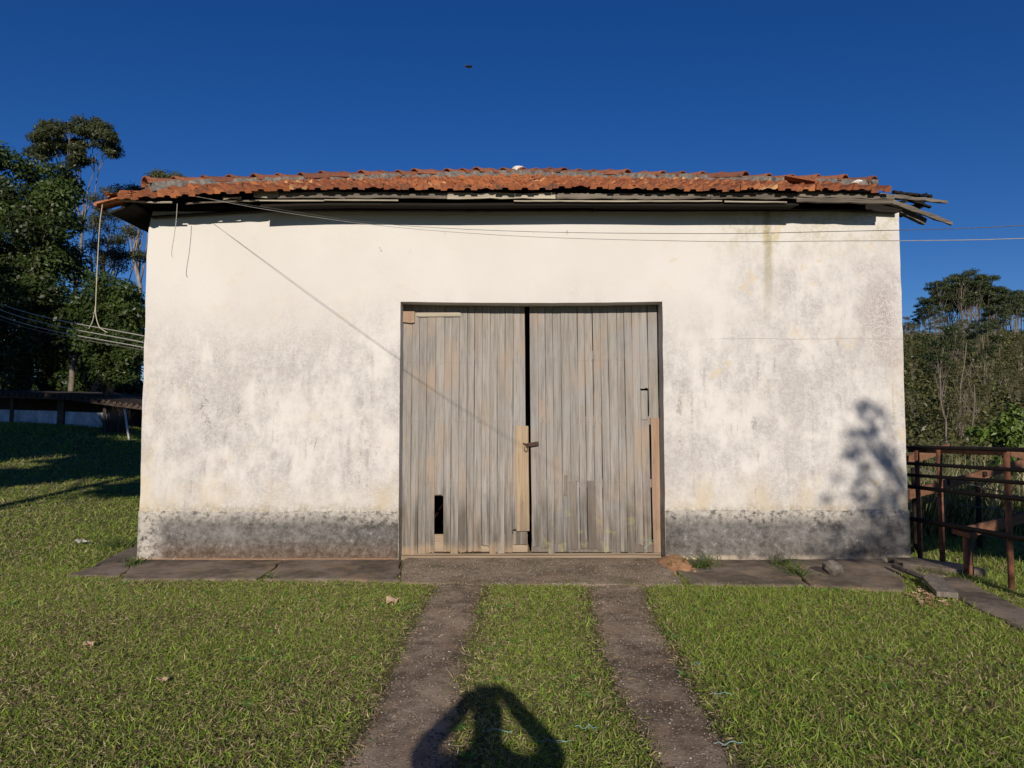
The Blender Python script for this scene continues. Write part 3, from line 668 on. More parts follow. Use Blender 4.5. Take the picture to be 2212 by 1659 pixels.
# ---- doors
YD = W + .25
def S3(cx, cy): return (1550 + cx / 2.765, 1700 + cy / 2.765)
def dpt(sx, sy, dy=0): return src(sx, sy, YD + dy)
def plank(name, xl, xr, ytop, ybot, mat, parent, dy=0.0, rag=.012, tl=None, tr=None, gap=.0008, th=.022, seed=0):
    """source-pixel column limits and ends, turned into a chamfered board with a ragged foot"""
    rr = random.Random(seed)
    zt = dpt(2000, ytop).z; zb = dpt(2000, ybot).z; x0 = dpt(xl, 1800).x + gap; x1 = dpt(xr, 1800).x - gap
    lev = [zt, zt - .02] + [zt + (zb - zt) * f for f in (.2, .4, .6, .8, .93)] + [zb]
    us = (0, .045, .3, .5, .72, .955, 1.0); rings = []; ph = rr.uniform(0, 9)
    for i, z in enumerate(lev):
        last = i == len(lev) - 1
        wob = .0018 * math.sin(ph + z * 2.3) + rr.gauss(0, .0008); sh = (-.009 * (z - .8) if x0 > .05 else .002 * (z - 1.5))
        wp = .004 * math.sin(ph * 2 + z * 1.7) + (.006 * (1 - min(1, (z - zb) / .4)) * rr.uniform(-.4, 1) if z - zb < .4 else 0)
        ring = []
        for u in us:
            x = x0 + (x1 - x0) * u + wob + sh; y = YD + dy + wp * .5 + (.0055 if u in (0, 1.0) else 0)
            ring.append((x, y, z + (abs(rr.gauss(0, rag)) - rag * .5 if last else 0)))
        ring += [(x1 + wob + sh, YD + dy + th, ring[-1][2]), (x0 + wob + sh, YD + dy + th, ring[0][2])]
        rings.append(ring)
    return MB().loft(rings).build(name, mat, parent)
leafL = MB().beam(dpt(1606, 1415, .03), dpt(2085, 1415, .03), .035, .10).beam(dpt(1606, 1675, .03), dpt(2085, 1675, .03), .035, .10).beam(dpt(1606, 1925, .03), dpt(2085, 1925, .03), .035, .10).build('door_leaf', 'plank_dark', shed)
leafR = MB().beam(dpt(2118, 1415, .03), dpt(2610, 1415, .03), .035, .10).beam(dpt(2118, 1675, .03), dpt(2610, 1675, .03), .035, .10).beam(dpt(2118, 1925, .03), dpt(2610, 1925, .03), .035, .10).beam(dpt(2118, 2178, .03), dpt(2640, 2180, .03), .035, .12).build('door_leaf', 'plank_dark', shed)
leafL['label'] = 'left door leaf with a board broken out near the foot'; leafR['label'] = 'right door leaf with mismatched replacement boards'
random.seed(77)
TOPY = 1212
xsL = [140, 243, 325, 408, 505, 603, 682, 768, 856, 937, 1020, 1108, 1193, 1277, 1364, 1440, 1512]
btL = [1442, 1412, 1402, 1388, 765, 1384, 1410, 1388, 1378, 1376, 1318, 1402, 1396, 1388, 1140, 1146]
for i in range(16):
    a, b = 1550 + xsL[i] / 2.765, 1550 + xsL[i + 1] / 2.765
    plank('plank', a, b, TOPY, 1700 + btL[i] / 2.765, 'plank', leafL, dy=random.uniform(-.003, .003), rag=.06 if i == 4 else .022, seed=100 + i, gap=random.choice((.0002, .0005, .0008, .0018)))
plank('bottom_rail', *[1550 + x / 2.765 for x in (140, 1530)], 1700 + 1190 / 2.765, 1700 + 1385 / 2.765, 'thresh', leafL, dy=.035, rag=.01, seed=300)
plank('plank', *[1550 + x / 2.765 for x in (1372, 1528)], 1700 + 1150 / 2.765, 1700 + 1300 / 2.765, 'plank', leafL, dy=.004, rag=.01, seed=301)
plank('patch_board', 1550 + 1400 / 2.765, 1550 + 1543 / 2.765, 1697, 1700 + 1146 / 2.765, 'plank_tan', leafL, dy=-.026, rag=.002, seed=302)
plank('patch_strip', 1653, 1832, 1246, 1262, 'wood_pale', leafL, dy=-.02, rag=.004, seed=303)
plank('patch_block', 1599, 1648, 1242, 1287, 'plank_brown', leafL, dy=-.035, rag=.012, seed=304)
xsR = [100, 192, 272, 357, 447, 541, 632, 712, 803, 886, 973, 1070, 1152, 1237, 1322, 1412]
btR = [1318, 1340, 1405, 1300, 1385, 1380, 1345, 600, 1352, 1380, 1392, 1385, 1390, 1310, 1388]
for i in range(15):
    a, b = 2080 + xsR[i] / 2.765, 2080 + xsR[i + 1] / 2.765
    yb_ = 1700 + btR[i] / 2.765; mt = 'plank'
    if i == 5: yb_ = 1700 + 610 / 2.765
    if i == 13: yb_ = 1700 + 1310 / 2.765
    if i == 7: plank('plank', a, b - 1.5, TOPY, yb_, mt, leafR, dy=.004, rag=.03, seed=207); continue
    if i == 14: plank('plank', a, b, TOPY, 1548, mt, leafR, seed=214, rag=.008); plank('plank', a, b - 3, 1556, 1672, mt, leafR, dy=.004, seed=215, rag=.004); plank('plank', a, b, 1675, yb_, mt, leafR, dy=-.004, seed=216); continue
    plank('plank', a, b, TOPY, yb_, mt, leafR, dy=random.uniform(-.003, .003), rag=.02, seed=200 + i, gap=random.choice((.0002, .0005, .0008, .0018)))
plank('plank', 2080 + 1414 / 2.765, 2630, TOPY, 1661, 'plank', leafR, seed=230, rag=.04)
plank('repair_board', *[2080 + x / 2.765 for x in (521, 602)], 1700 + 603 / 2.765, 1700 + 1352 / 2.765, 'plank_dark', leafR, dy=-.006, seed=231, rag=.006)
plank('repair_board', *[2080 + x / 2.765 for x in (603, 632)], 1700 + 603 / 2.765, 1700 + 1352 / 2.765, 'plank', leafR, dy=.003, seed=235, rag=.006)
plank('repair_board', *[2080 + x / 2.765 for x in (717, 806)], 1700 + 596 / 2.765, 1700 + 1346 / 2.765, 'plank_dark', leafR, dy=-.003, seed=232, rag=.004)
plank('repair_strip', *[2080 + x / 2.765 for x in (461, 506)], 1700 + 536 / 2.765, 1700 + 760 / 2.765, 'plank_dark', leafR, dy=-.014, seed=233, rag=.02, th=.012)
plank('patch_board', 2080 + 1428 / 2.765, 2080 + 1548 / 2.765, 1665, 1700 + 1388 / 2.765, 'plank_brown', leafR, dy=-.012, seed=234, rag=.003)
# nails
def nails(leaf, x0, x1, rows, seed):
    rr = random.Random(seed); mb = MB()
    for y in rows:
        x = x0
        while x < x1:
            x += rr.uniform(10, 24); p = dpt(x, y + rr.gauss(0, 1.8)); p.y -= .0045
            mb.loft([[(p.x + .0034 * math.cos(a), p.y + d, p.z + .0034 * math.sin(a)) for a in (0, 1.26, 2.5, 3.77, 5.03)] for d in (0, .006)])
    tag(mb.build('nails', 'iron', leaf), kind='stuff')
nails(leafL, 1612, 2062, (1446, 1680, 1924), 1); nails(leafR, 2120, 2590, (1436, 1682, 1922), 2)
# hasp and staple
hp = MB().beam(src(2096, 1774, YD - .05), src(2146, 1766, YD - .045), .012, .045).build('hasp', 'iron', leafR)
MB().beam(src(2084, 1766, YD - .034), src(2098, 1772, YD - .05), .006, .016).build('hasp_plate', 'iron', leafL)
MB().tube(spline([src(x, y, YD - .065) for x, y in ((2093, 1768), (2091, 1794), (2102, 1795), (2102, 1778))], 14), .004, 6).build('padlock_ring', 'iron', leafR)
MB().tube([src(x, y, YD - .012) for x, y in ((2562, 2152), (2602, 2152), (2566, 2186))], .0035, 5).build('twine_tie', 'twine', leafR)
# threshold
MB().beam((DX0 + .002, YD + .10, -.012), (DX1 - .002, YD + .10, -.006), .20, .13, n=8, jit=.003).build('threshold', 'thresh', shed)
MB().beam((DX0 + .01, YD - .06, .012), (DX1 - .02, YD - .06, .020), .08, .06, n=8, jit=.004).build('threshold', 'thresh', shed)

# ================================================================== WIRES
def wire(name, pts, r, mat, label, cat='cable', n=60, group=None):
    o = MB().tube(spline(pts, n), r, 6).build(name, mat); return tag(o, label, cat, group)
def plan(k):                                   # both wires leave the eave and pass over the lawn towards the right
    return (-3.58 + 6.2 * k, 7.93 - 5.5 * k)
def airline(pix):
    out = []
    for vx, vy in pix:
        a = (vx - CX) / F                      # where the sight line crosses the vertical plane of the wire
        d = ray(vx, vy); s = d.x / d.y; kk = (-3.58 - s * 7.93) / (-s * 5.5 - 6.2)
        x, y = plan(kk); out.append(onY(vx, vy, y))
    return out
w1 = airline([(413, 422), (560, 450), (800, 485), (1100, 509), (1500, 521), (1800, 520.5), (2212, 515)]); d1 = w1[-1] - w1[-2]; w1 += [w1[-1] + d1 * k_ + Vector((0, 0, .05 * k_ * k_)) for k_ in (1, 2, 3)]
w2 = airline([(418, 424), (600, 452), (810, 482), (1100, 499), (1500, 504.5), (1800, 500), (2212, 487)]); d2 = w2[-1] - w2[-2]; w2 += [w2[-1] + d2 * k_ + Vector((0, 0, .06 * k_ * k_)) for k_ in (1, 2, 3)]
wire('overhead_cable', w1, .0019, 'cable_pale', 'lower of two thin cables slung from the left eave across the facade')
wire('overhead_cable', w2, .0017, 'cable', 'upper of two thin cables slung from the left eave across the facade')
YH = 8.0
wire('hanging_wire', [onY(x, y, YH) for x, y in ((383, 440), (381, 470), (377, 505), (372, 535), (371, 551), (374, 556))], 0.0035, 'cable_pale', 'short loose wire dangling from the left eave over the wall', 'wire')
for i, (ya, yb, lab) in enumerate(((656, 724, 'topmost service cable running into the left side of the shed'), (669, 738, 'middle service cable running into the left side of the shed'), (682, 749, 'lowest pale service cable running into the left side of the shed'), (690, 755, 'thin dark service cable under the three pale ones left of the shed'))):
    a = onY(0, ya, 17); b = onY(302, yb, 9.2); m = a.lerp(b, .5) - Vector((0, 0, .06)); e = b + (b - a) * .075; pre = a + (a - b) * .8 + Vector((0, 0, .3))
    wire('service_cable', [pre, a, m, b, Vector((XL + .03, e.y, e.z))], .008 if i < 3 else .006, 'cable_pale' if i < 3 else 'cable', lab)
rp = [onY(x, y, 7.93) for x, y in ((222, 437), (216, 480), (212, 540), (209, 600), (207, 650), (207, 680), (214, 705), (226, 715), (232, 718))]
rope = wire('hanging_rope', rp, .0048, 'rope', 'pale rope hanging from the left corner of the eave', 'rope')
MB().tube(spline([onY(x, y, 7.93) for x, y in ((206, 660), (201, 690), (192, 710))], 10), .0038, 6).build('frayed_end', 'rope', rope)

# ================================================================== CORRAL (right of the shed)
cor = thing('corral_fence', 'rusty steel pipe corral fence with dark rails beside the shed', 'fence', (4.9, 7, -.1))
XF = 4.86
def railpt(y, z, x=XF): return (x, y, z)
def cr(cx, cy): return ((3480 + cx / 1.843) * 2212 / 4080, (1700 + cy / 1.843) * 2212 / 4080)
def onX(vx, vy, X): d = ray(vx, vy); return CAM + d * ((X - CAM.x) / d.x)
for l, r, h in (((258, 150), (1106, 170), .055), ((262, 270), (1106, 322), .05), ((265, 355), (1106, 414), .05), ((268, 440), (1106, 535), .058), ((275, 675), (1106, 825), .07)):
    a = onX(*cr(*l), XF - .04); b = onX(*cr(*r), XF - .04); d = (b - a)
    MB().tube([a - d * .35, a, a.lerp(b, .5), b, b + d * 1.8], h * .40, 8).build('rail', 'rust_shaded', cor, True)
for (tx, ty, bx, by, rad, mt) in ((318, 175, 345, 1020, .028, 'rust'), (480, 170, 505, 1100, .030, 'rust'), (975, 190, 1018, 1235, .029, 'rust')):
    t, b = cr(tx, ty), cr(bx, by); p = onX(*b, XF + .03); top = onX(*t, XF + .03); p.y = top.y; p.x = XF + .03
    MB().tube([(p.x, top.y, -.45), (p.x, top.y, top.z)], rad, 9).build('post', mt, cor, True)
tp = onX(*cr(690, 800), XF - .03); MB().tube([(XF - .03, tp.y, -.3), (XF - .03, tp.y, tp.z)], .046, 12).build('post', 'rust', cor, True)
MB().beam((XF - .03, tp.y - .10, tp.z + .01), (XF - .03, tp.y + .18, tp.z + .02), .09, .05).build('bracket', 'rust', cor)
a, b = onX(*cr(258, 172), XF + .05), onX(*cr(990, 195), XF + .05); MB().beam(a, b, .03, .05).build('top_channel', 'rust', cor)
wf = thing('timber_rail_fence', 'sunlit orange brown timber rails slanting behind the rusty corral fence', 'fence', (6, 9, -.3))
for l, r, h in (((250, 245), (470, 178), .11), ((255, 498), (1106, 268), .115), ((690, 770), (1106, 668), .125), ((1000, 195), (1106, 215), .09)):
    (x0, y0), (x1, y1) = cr(*l), cr(*r)
    Y0 = 8.9 + (x0 - 1967) / 245 * 1.4; Y1 = 8.9 + (x1 - 1967) / 245 * 1.4
    if l[1] > 700: Y0 -= 1.2; Y1 -= 1.2
    a, b = onY(x0, y0, Y0), onY(x1, y1, Y1); MB().beam(a, b + (b - a) * .4, .04, h, n=8, jit=.004).build('rail', 'wood_rail', wf)
for cx, ty, by, Y in ((296, 300, 790, 9.6), (765, 410, 880, 9.9), (540, 390, 430, 9.3), (815, 330, 365, 9.7), (462, 175, 205, 9.2)):
    p, q = cr(cx, ty), cr(cx, by); a, b = onY(*p, Y), onY(*q, Y); zb = -.6 if by > 700 else b.z
    MB().tube([(a.x, Y, zb), (a.x, Y, a.z)], .035, 8).build('post', 'rust_shaded', wf, True)
for l, r in (((270, 505), (1106, 625)), ((340, 310), (1106, 515)), ((480, 690), (1106, 865))):
    a, b = onY(*cr(*l), 10.2), onY(*cr(*r), 9.6); MB().tube([a, a.lerp(b, .5) - Vector((0, 0, .03)), b + (b - a) * .3], .008, 5).build('wire_strand', 'cable', wf)

# ================================================================== SMALL THINGS
random.seed(3)
# bare red earth at the right door jamb
def mound(cx, cy, rx, ry, h, name, mat, label, cat):
    mb = MB(); n, m = 16, 7; mb.v.append((cx, cy, h))
    for i in range(1, m + 1):
        for j in range(n):
            a = 2 * math.pi * j / n; f = i / m; w = 1 + .22 * mnoise.noise(Vector((math.cos(a) * 2, math.sin(a) * 2, f * 2)))
            mb.v.append((cx + rx * f * w * math.cos(a), min(cy + ry * f * w * math.sin(a), W + .16), h * (1 - f ** 1.5) * (1 + .25 * mnoise.noise(Vector((f * 5, a * 2, 1)))) + .01 * mnoise.noise(Vector((f * 20, a * 9, 2))) - .01 * (i == m)))
    for j in range(n): mb.f.append((0, 1 + j, 1 + (j + 1) % n))
    for i in range(m - 1):
        for j in range(n): a = 1 + i * n + j; b = 1 + i * n + (j + 1) % n; mb.f.append((a, b, b + n, a + n))
    o = mb.build(name, mat, None, True); return tag(o, label, cat)
mound(1.87, 8.14, .22, .52, .12, 'earth_mound', 'earth', 'little heap of bare red earth at the right door jamb', 'earth')
st = onZ(1808, 1244, .04); lump('stone', 'stone', None, (st.x, st.y + .08, .105), .105, 14, 2, (1.05, .9, .8), .45)
tag(bpy.data.objects['stone'], 'angular grey stone lying on the slab near the right corner', 'stone')
bk = bpy.data.objects.new('tmp', None)
blk = MB().beam(onZ(2010, 1247, .09), onZ(2047, 1285, .06), .17, .045, n=3, jit=.003).build('wood_block', 'plank_dark'); tag(blk, 'short weathered wooden block resting on the kerb by the fence', 'wood block')
pl = MB().tube([onZ(1930, 1222, .09), onZ(1965, 1236, .10), onZ(2000, 1250, .09)], .028, 7).build('broken_pipe', 'stone'); tag(pl, 'broken length of pipe between the lifted slabs at the right corner', 'pipe')
def leaf_piece(vx, vy, s, mat, label, seed, grp=None, z=.035):
    rr = random.Random(seed); p = onZ(vx, vy, z); mb = MB(); n = 10; a0 = rr.uniform(0, 6)
    ring = []
    for i in range(n):
        a = 2 * math.pi * i / n; r = s * (1 if i % 2 else .86) * rr.uniform(.75, 1.15); ring.append((p.x + r * math.cos(a + a0) * 1.3, p.y + r * math.sin(a + a0) * .8, p.z + rr.uniform(0, s * .7) + s * .3 * math.cos(a) * rr.choice((1, -1, .5))))
    mb.v = ring + [(p.x, p.y, p.z + s * .15)] + [(x, y, z_ - .003) for x, y, z_ in ring] + [(p.x, p.y, p.z + s * .15 - .003)]
    for i in range(n): j = (i + 1) % n; mb.f += [(i, j, n), (n + 1 + j, n + 1 + i, 2 * n + 1), (i, n + 1 + i, n + 1 + j, j)]
    o = mb.build('dry_leaf', mat); return tag(o, label, 'leaf', grp)
leaf_piece(850, 1300, .062, 'dryleaf', 'large curled pale brown leaf on the lawn left of the tracks', 1)
leaf_piece(178, 1173, .075, 'limewash', 'whitish curled leaf on the grass left of the shed', 2)
leaf_piece(192, 1393, .035, 'dryleaf', 'small tan leaf on the left lawn', 3)
leaf_piece(350, 1470, .03, 'dryleaf', 'reddish brown leaf low on the left lawn', 4)
leaf_piece(15, 1082, .06, 'dryleaf', 'tan leaf on the far left grass near the tree shade', 5)
leaf_piece(1500, 1235, .022, 'dryleaf', 'tiny leaf on the slab in front of the red earth', 6, z=.045)
for i in range(46):
    vx = random.gauss(2012, 20); vy = 1290 + random.gauss(0, 9) + (vx - 2012) * .3
    leaf_piece(vx, vy, random.uniform(.010, .024), random.choice(('deadleaf', 'deadleaf', 'dryleaf')), 'dead brown leaf in the heap beside the broken corner slab', 50 + i, 'dead leaves heaped by the broken corner')
for (vx, vy, dx, lab, sd3) in ((1560, 1497, 40, 'faint blue twine scrap on the grass right of the tracks', 1), (1195, 1597, 75, 'brightest blue twine scrap across the shadow of the arm', 2), (1575, 1604, 60, 'blue twine scrap beside the right track near the bottom edge', 3),
                               (1075, 1577, 60, 'blue twine strand lying inside the photographer shadow', 4), (1265, 1568, 45, 'blue twine scrap in the strip between tracks above the brightest one', 5), (1505, 1432, 24, 'small blue twine curl at the edge of the right track', 6)):
    rr = random.Random(sd3); p = onZ(vx, vy, .030); s = dx / 2 / (F / p.y)
    pts = [p + Vector((s * (t / 3 - 1), rr.gauss(0, .007), rr.uniform(-.012, .006))) for t in range(7)]
    wire('twine_scrap', pts, .0014, 'twine', lab, 'twine', 24)
# insect in the air
ip = onY(1013, 144, 2.6)
ins = lump('flying_insect', 'black', None, ip, .0115, 4, 2, (1.2, .6, .42), .08); tag(ins, 'small black flying insect high in the blue sky', 'insect')
for s_, l in ((1, 1.0), (.4, .8)):
    MB().loft([[ip + Vector((-.004 - .014 * t * l, .003 * s_ , .002 + .006 * t * s_ + q)) + Vector((0, w, 0)) for w, q in ((-.003, 0), (.003, 0), (.003, .0006), (-.003, .0006))] for t in (0, .5, 1)]).build('wing', 'black', ins)

# photographer, whose shadow falls on the lawn
def skin_body(name, verts, edges, radii, mat, parent, root=0):
    me = bpy.data.meshes.new(name); me.from_pydata(verts, edges, []); o = link(me, name, mat, parent)
    o.modifiers.new('skin', 'SKIN')
    for i, sv in enumerate(me.skin_vertices[0].data):
        r = radii[i]; sv.radius = r if isinstance(r, tuple) else (r, r); sv.use_root = (i == root)
    ss = o.modifiers.new('sub', 'SUBSURF'); ss.levels = 1; ss.render_levels = 1; return o
per = thing('person', 'person standing with raised arms holding a phone, seen as a shadow on the lawn', 'person', (0, -.5, 0))
px = -.01
V = [(px, -.5, .96), (px, -.5, 1.12), (px, -.50, 1.30), (px, -.49, 1.43), (px, -.46, 1.52), (px, -.43, 1.61), (px, -.42, 1.73),
     (px - .19, -.48, 1.40), (px - .345, -.30, 1.395), (px - .165, -.13, 1.53), (px - .085, -.025, 1.60),
     (px + .19, -.48, 1.40), (px + .345, -.30, 1.395), (px + .165, -.13, 1.53), (px + .085, -.025, 1.60),
     (px - .10, -.5, .86), (px - .11, -.48, .48), (px - .12, -.52, .09), (px - .13, -.40, .04),
     (px + .10, -.5, .86), (px + .11, -.48, .48), (px + .12, -.52, .09), (px + .13, -.40, .04)]
E = [(0, 1), (1, 2), (2, 3), (3, 4), (4, 5), (5, 6), (3, 7), (7, 8), (8, 9), (9, 10), (3, 11), (11, 12), (12, 13), (13, 14), (0, 15), (15, 16), (16, 17), (17, 18), (0, 19), (19, 20), (20, 21), (21, 22)]
Rr = [(.17, .12), (.17, .12), (.18, .12), (.13, .10), .06, (.10, .12), (.09, .105), .075, .066, .054, .052, .075, .066, .054, .052, .09, .062, .045, .04, .09, .062, .045, .04]
skin_body('body', V, E, Rr, 'cloth', per)
for s_ in (-1, 1):
    for i, (dz, ln) in enumerate(((.035, .055), (.015, .06), (-.005, .058), (-.024, .045), (-.045, .04))):
        a = Vector((px + s_ * .098, -.03, 1.60 + dz)); skin_body('finger', [a, a + Vector((-s_ * .02, .005 - .012, .004)), a + Vector((-s_ * ln, -.010, -.002))], [(0, 1), (1, 2)], [.010, .009, .007], 'skin', per)
ph = MB().beam((px - .082, -.022, 1.60), (px + .082, -.022, 1.60), .009, .077).build('phone', 'black'); tag(ph, 'dark phone held sideways in both hands of the person', 'phone')

# ================================================================== GRASS
def fbm(x, y, s, seed=0):
    v = np.zeros_like(x)
    r = np.random.default_rng(seed)
    for o in range(5):
        a, b, p, q = r.uniform(-1, 1, 4) * s * 1.7 ** o; t = r.uniform(0, 6, 2)
        v += (np.sin(x * (a + s * 1.7 ** o * .5) + y * b + t[0]) * np.cos(x * p + y * (q + s * 1.7 ** o * .5) + t[1])) / 1.5 ** o
    return v * .5
def seg_dist(px, py, poly, margin):   # jittered inside test
    return inpoly(px, py, poly)
def grass_cols(n, dry, rng):
    g = rng.random((n, 1)); base = np.array([.105, .165, .024]) * (1 - g) + np.array([.33, .43, .066]) * g
    yel = np.array([.38, .34, .12]); straw = np.array([.56, .45, .27]) * rng.uniform(.6, 1.15, (n, 1)); brown = np.array([.20, .135, .08])
    u = rng.random(n); c = base
    c = np.where((u < .16 + .12 * dry)[:, None], yel * rng.uniform(.6, 1.1, (n, 1)), c); c = np.where((u < .02 + .22 * dry)[:, None], straw, c); c = np.where((u > 1 - .03 - .14 * dry)[:, None], brown * rng.uniform(.6, 1.2, (n, 1)), c); return c
def lawn():
    rng = np.random.default_rng(42); VV, TT, CC = [], [], []; off = 0
    def put(P, L, Wd, az, le, be, col):
        nonlocal off
        V, T, c = blades_arrays(P, L, Wd, az, le, be, col); VV.append(V); TT.append(T + off); CC.append(c); off += len(V)
    # near lawn
    n = 500000; Y = np.sqrt(rng.uniform(2.6 ** 2, 7.9 ** 2, n)); X = rng.uniform(-.80, .80, n) * Y + rng.uniform(-.3, .3, n)
    jx, jy = X + rng.normal(0, .035, n) + .05 * fbm(X, Y, 9.0, 8), Y + rng.normal(0, .03, n)
    ok = np.ones(n, bool)
    for poly in (PL, PR): ok &= ~inpoly(jx, jy, poly)
    for poly in SL: ok &= ~inpoly(jx + rng.normal(0, .01, n) , jy, poly)
    ok &= ~((jx > -1.3) & (jx < 1.8) & (Y > 7.62)) & ~((X > XL) & (X < XR) & (Y > 8.3)) & ~((X > 4.55) & (Y > 5.2) & (X < 4.95) & (Y < 7.5) & (rng.random(n) < .6))
    # worn margins beside the tracks and thin patches
    near = np.zeros(n)
    for k in range(6):
        q = np.zeros(n, bool); r = .05 + .035 * k; a = rng.uniform(0, 6.28, n)
        for poly in (PL, PR): q |= inpoly(X + r * np.cos(a), Y + r * np.sin(a) * .5, poly)
        near = np.maximum(near, q * (1 - k / 7))
    f1 = fbm(X, Y, 1.6, 1); f2 = fbm(X, Y, 5.0, 2)
    left = sstep(.2, -1.2, X)
    dry = np.clip(.22 + .30 * left + f1 * .45 + f2 * .25 + near * .7 + .55 * np.exp(-((X + .25) / .25) ** 2) * (Y < 6.8), 0, 1.3)
    ok &= rng.random(n) > np.clip(near * .65 + .35 * (f1 + f2 > .55), 0, .85)
    X, Y, dry, f2 = X[ok], Y[ok], dry[ok], f2[ok]; n = len(X)
    L = rng.gamma(5, .0080, n) * (1.0 - .25 * np.clip(dry, 0, 1)) * (1 + .25 * f2); L += .012 * (X > 1.2)
    back = sstep(7.0, 7.6, Y) * (X > 1.5); L *= 1 + back * .7
    Wd = rng.uniform(.0032, .0062, n)
    put(np.stack([X, Y, height(X, Y) - .008 + rng.random(n) * .022], 1), L * .84, Wd, rng.uniform(0, 6.283, n), rng.normal(1.18, .25, n), rng.uniform(-.6, .6, n), grass_cols(n, dry, rng))
    # flat dead thatch, also strewn over the edges of the concrete
    m = 90000; ty = np.sqrt(rng.uniform(2.6 ** 2, 7.8 ** 2, m)); tx = rng.uniform(-.80, .80, m) * ty
    keep = np.ones(m, bool); a = rng.uniform(0, 6.283, m)
    for poly in (PL, PR):
        ins = inpoly(tx, ty, poly); r0 = .02 + rng.exponential(.035, m); o1 = inpoly(tx + r0, ty, poly) & inpoly(tx - r0, ty, poly); keep &= ~(ins & o1)
    for poly in SL: keep &= ~inpoly(tx, ty, poly)
    keep &= ~((tx > -1.3) & (tx < 1.8) & (ty > 7.66)); tx, ty = tx[keep], ty[keep]; m = len(tx); u = rng.random((m, 1))
    tc = np.where(u < .55, np.array([.33, .255, .15]), np.array([.15, .105, .06])) * rng.uniform(.5, 1.2, (m, 1)); tc = np.where(u > .8, np.array([.10, .12, .04]), tc)
    put(np.stack([tx, ty, height(tx, ty) + .004 + rng.random(m) * .012], 1), rng.uniform(.025, .07, m), rng.uniform(.003, .006, m), rng.uniform(0, 6.283, m), rng.normal(1.5, .1, m), rng.uniform(-.1, .12, m), tc)
    # clumps of coarser blades
    nc = 420; cy = np.sqrt(rng.uniform(2.8 ** 2, 7.7 ** 2, nc)); cx = rng.uniform(-.78, .78, nc) * cy
    ok = np.ones(nc, bool)
    for poly in (PL, PR): ok &= ~inpoly(cx, cy, poly)
    for poly in SL: ok &= ~inpoly(cx, cy, poly)
    ok &= ~((cx > -1.35) & (cx < 1.85) & (cy > 7.55)); cx, cy = cx[ok], cy[ok]; k = 14
    X = np.repeat(cx, k) + rng.normal(0, .025, len(cx) * k); Y = np.repeat(cy, k) + rng.normal(0, .025, len(cx) * k); n = len(X)
    put(np.stack([X, Y, height(X, Y) - .005], 1), rng.uniform(.05, .12, n), rng.uniform(.004, .008, n), rng.uniform(0, 6.283, n), np.abs(rng.normal(.7, .35, n)), rng.uniform(.2, 1.2, n), grass_cols(n, np.full(n, .2), rng) * rng.uniform(.9, 1.3, (n, 1)))
    # flat broad-leaved weeds
    nc = 260; cy = np.sqrt(rng.uniform(2.9 ** 2, 7.5 ** 2, nc)); cx = rng.uniform(-.76, .76, nc) * cy; ok = np.ones(nc, bool)
    for poly in (PL, PR): ok &= ~inpoly(cx, cy, poly)
    ok &= (cx < 4.1) & (fbm(cx, cy, 1.3, 12) > -.1); cx, cy = cx[ok], cy[ok]; k = 9; m = len(cx) * k
    put(np.stack([np.repeat(cx, k) + rng.normal(0, .012, m), np.repeat(cy, k) + rng.normal(0, .012, m), np.full(m, .012)], 1), rng.uniform(.025, .06, m), rng.uniform(.012, .022, m), rng.uniform(0, 6.283, m), rng.normal(1.15, .15, m), rng.uniform(-.1, .5, m), np.array([.10, .19, .04]) * rng.uniform(.6, 1.5, (m, 1)))
    # left slope and the ground left of the shed
    n = 125000; Y = 7.7 + (31 - 7.7) * rng.random(n) ** 1.5; X = -Y * rng.uniform(.40, .86, n)
    ok = ~((X > XL - .06) & (Y < BACK + .4))
    for poly in SL: ok &= ~inpoly(X + rng.normal(0, .03, n), Y + rng.normal(0, .03, n), poly)
    X, Y = X[ok], Y[ok]; n = len(X); sc = 1 + (Y - 8) * .09
    dry = np.clip(.35 + fbm(X, Y, 1.0, 5) * .5, 0, 1)
    put(np.stack([X, Y, height(X, Y) - .01], 1), rng.gamma(6, .008, n) * (1 + (sc - 1) * .55), rng.uniform(.004, .007, n) * sc, rng.uniform(0, 6.283, n), np.abs(rng.normal(.85, .4, n)), rng.uniform(0, .8, n), grass_cols(n, dry, rng))
    # coarser grass on the ground to both sides
    n = 70000; Y = rng.uniform(1.5, 26, n); sd_ = rng.random(n) < .55
    X = np.where(sd_, -np.maximum(.78 * Y, 2.0) - rng.random(n) ** 1.4 * 9, np.maximum(.78 * Y, 4.9) + rng.random(n) ** 1.4 * 7)
    put(np.stack([X, Y, height(X, Y) - .01], 1), rng.gamma(6, .011, n), rng.uniform(.012, .024, n), rng.uniform(0, 6.283, n), rng.normal(1.0, .3, n), rng.uniform(-.2, .8, n), grass_cols(n, np.full(n, .3), rng))
    # right, around and behind the corral
    n = 42000; Y = 5.0 + 12 * rng.random(n) ** 1.2; X = np.maximum(4.98, Y * .52) + rng.random(n) * Y * .30
    ok = ~((X < XR + .05) & (Y > 8.3)); X, Y = X[ok], Y[ok]; n = len(X)
    put(np.stack([X, Y, height(X, Y) - .01], 1), rng.gamma(6, .013, n), rng.uniform(.004, .008, n), rng.uniform(0, 6.283, n), np.abs(rng.normal(.5, .35, n)), rng.uniform(.1, 1, n), grass_cols(n, np.full(n, .25), rng))
    o = np_mesh('lawn_grass', np.concatenate(VV), np.concatenate(TT), np.concatenate(CC), 'blade')
    tag(o, 'short patchy mown grass around the concrete tracks', 'grass', kind='stuff')
lawn()
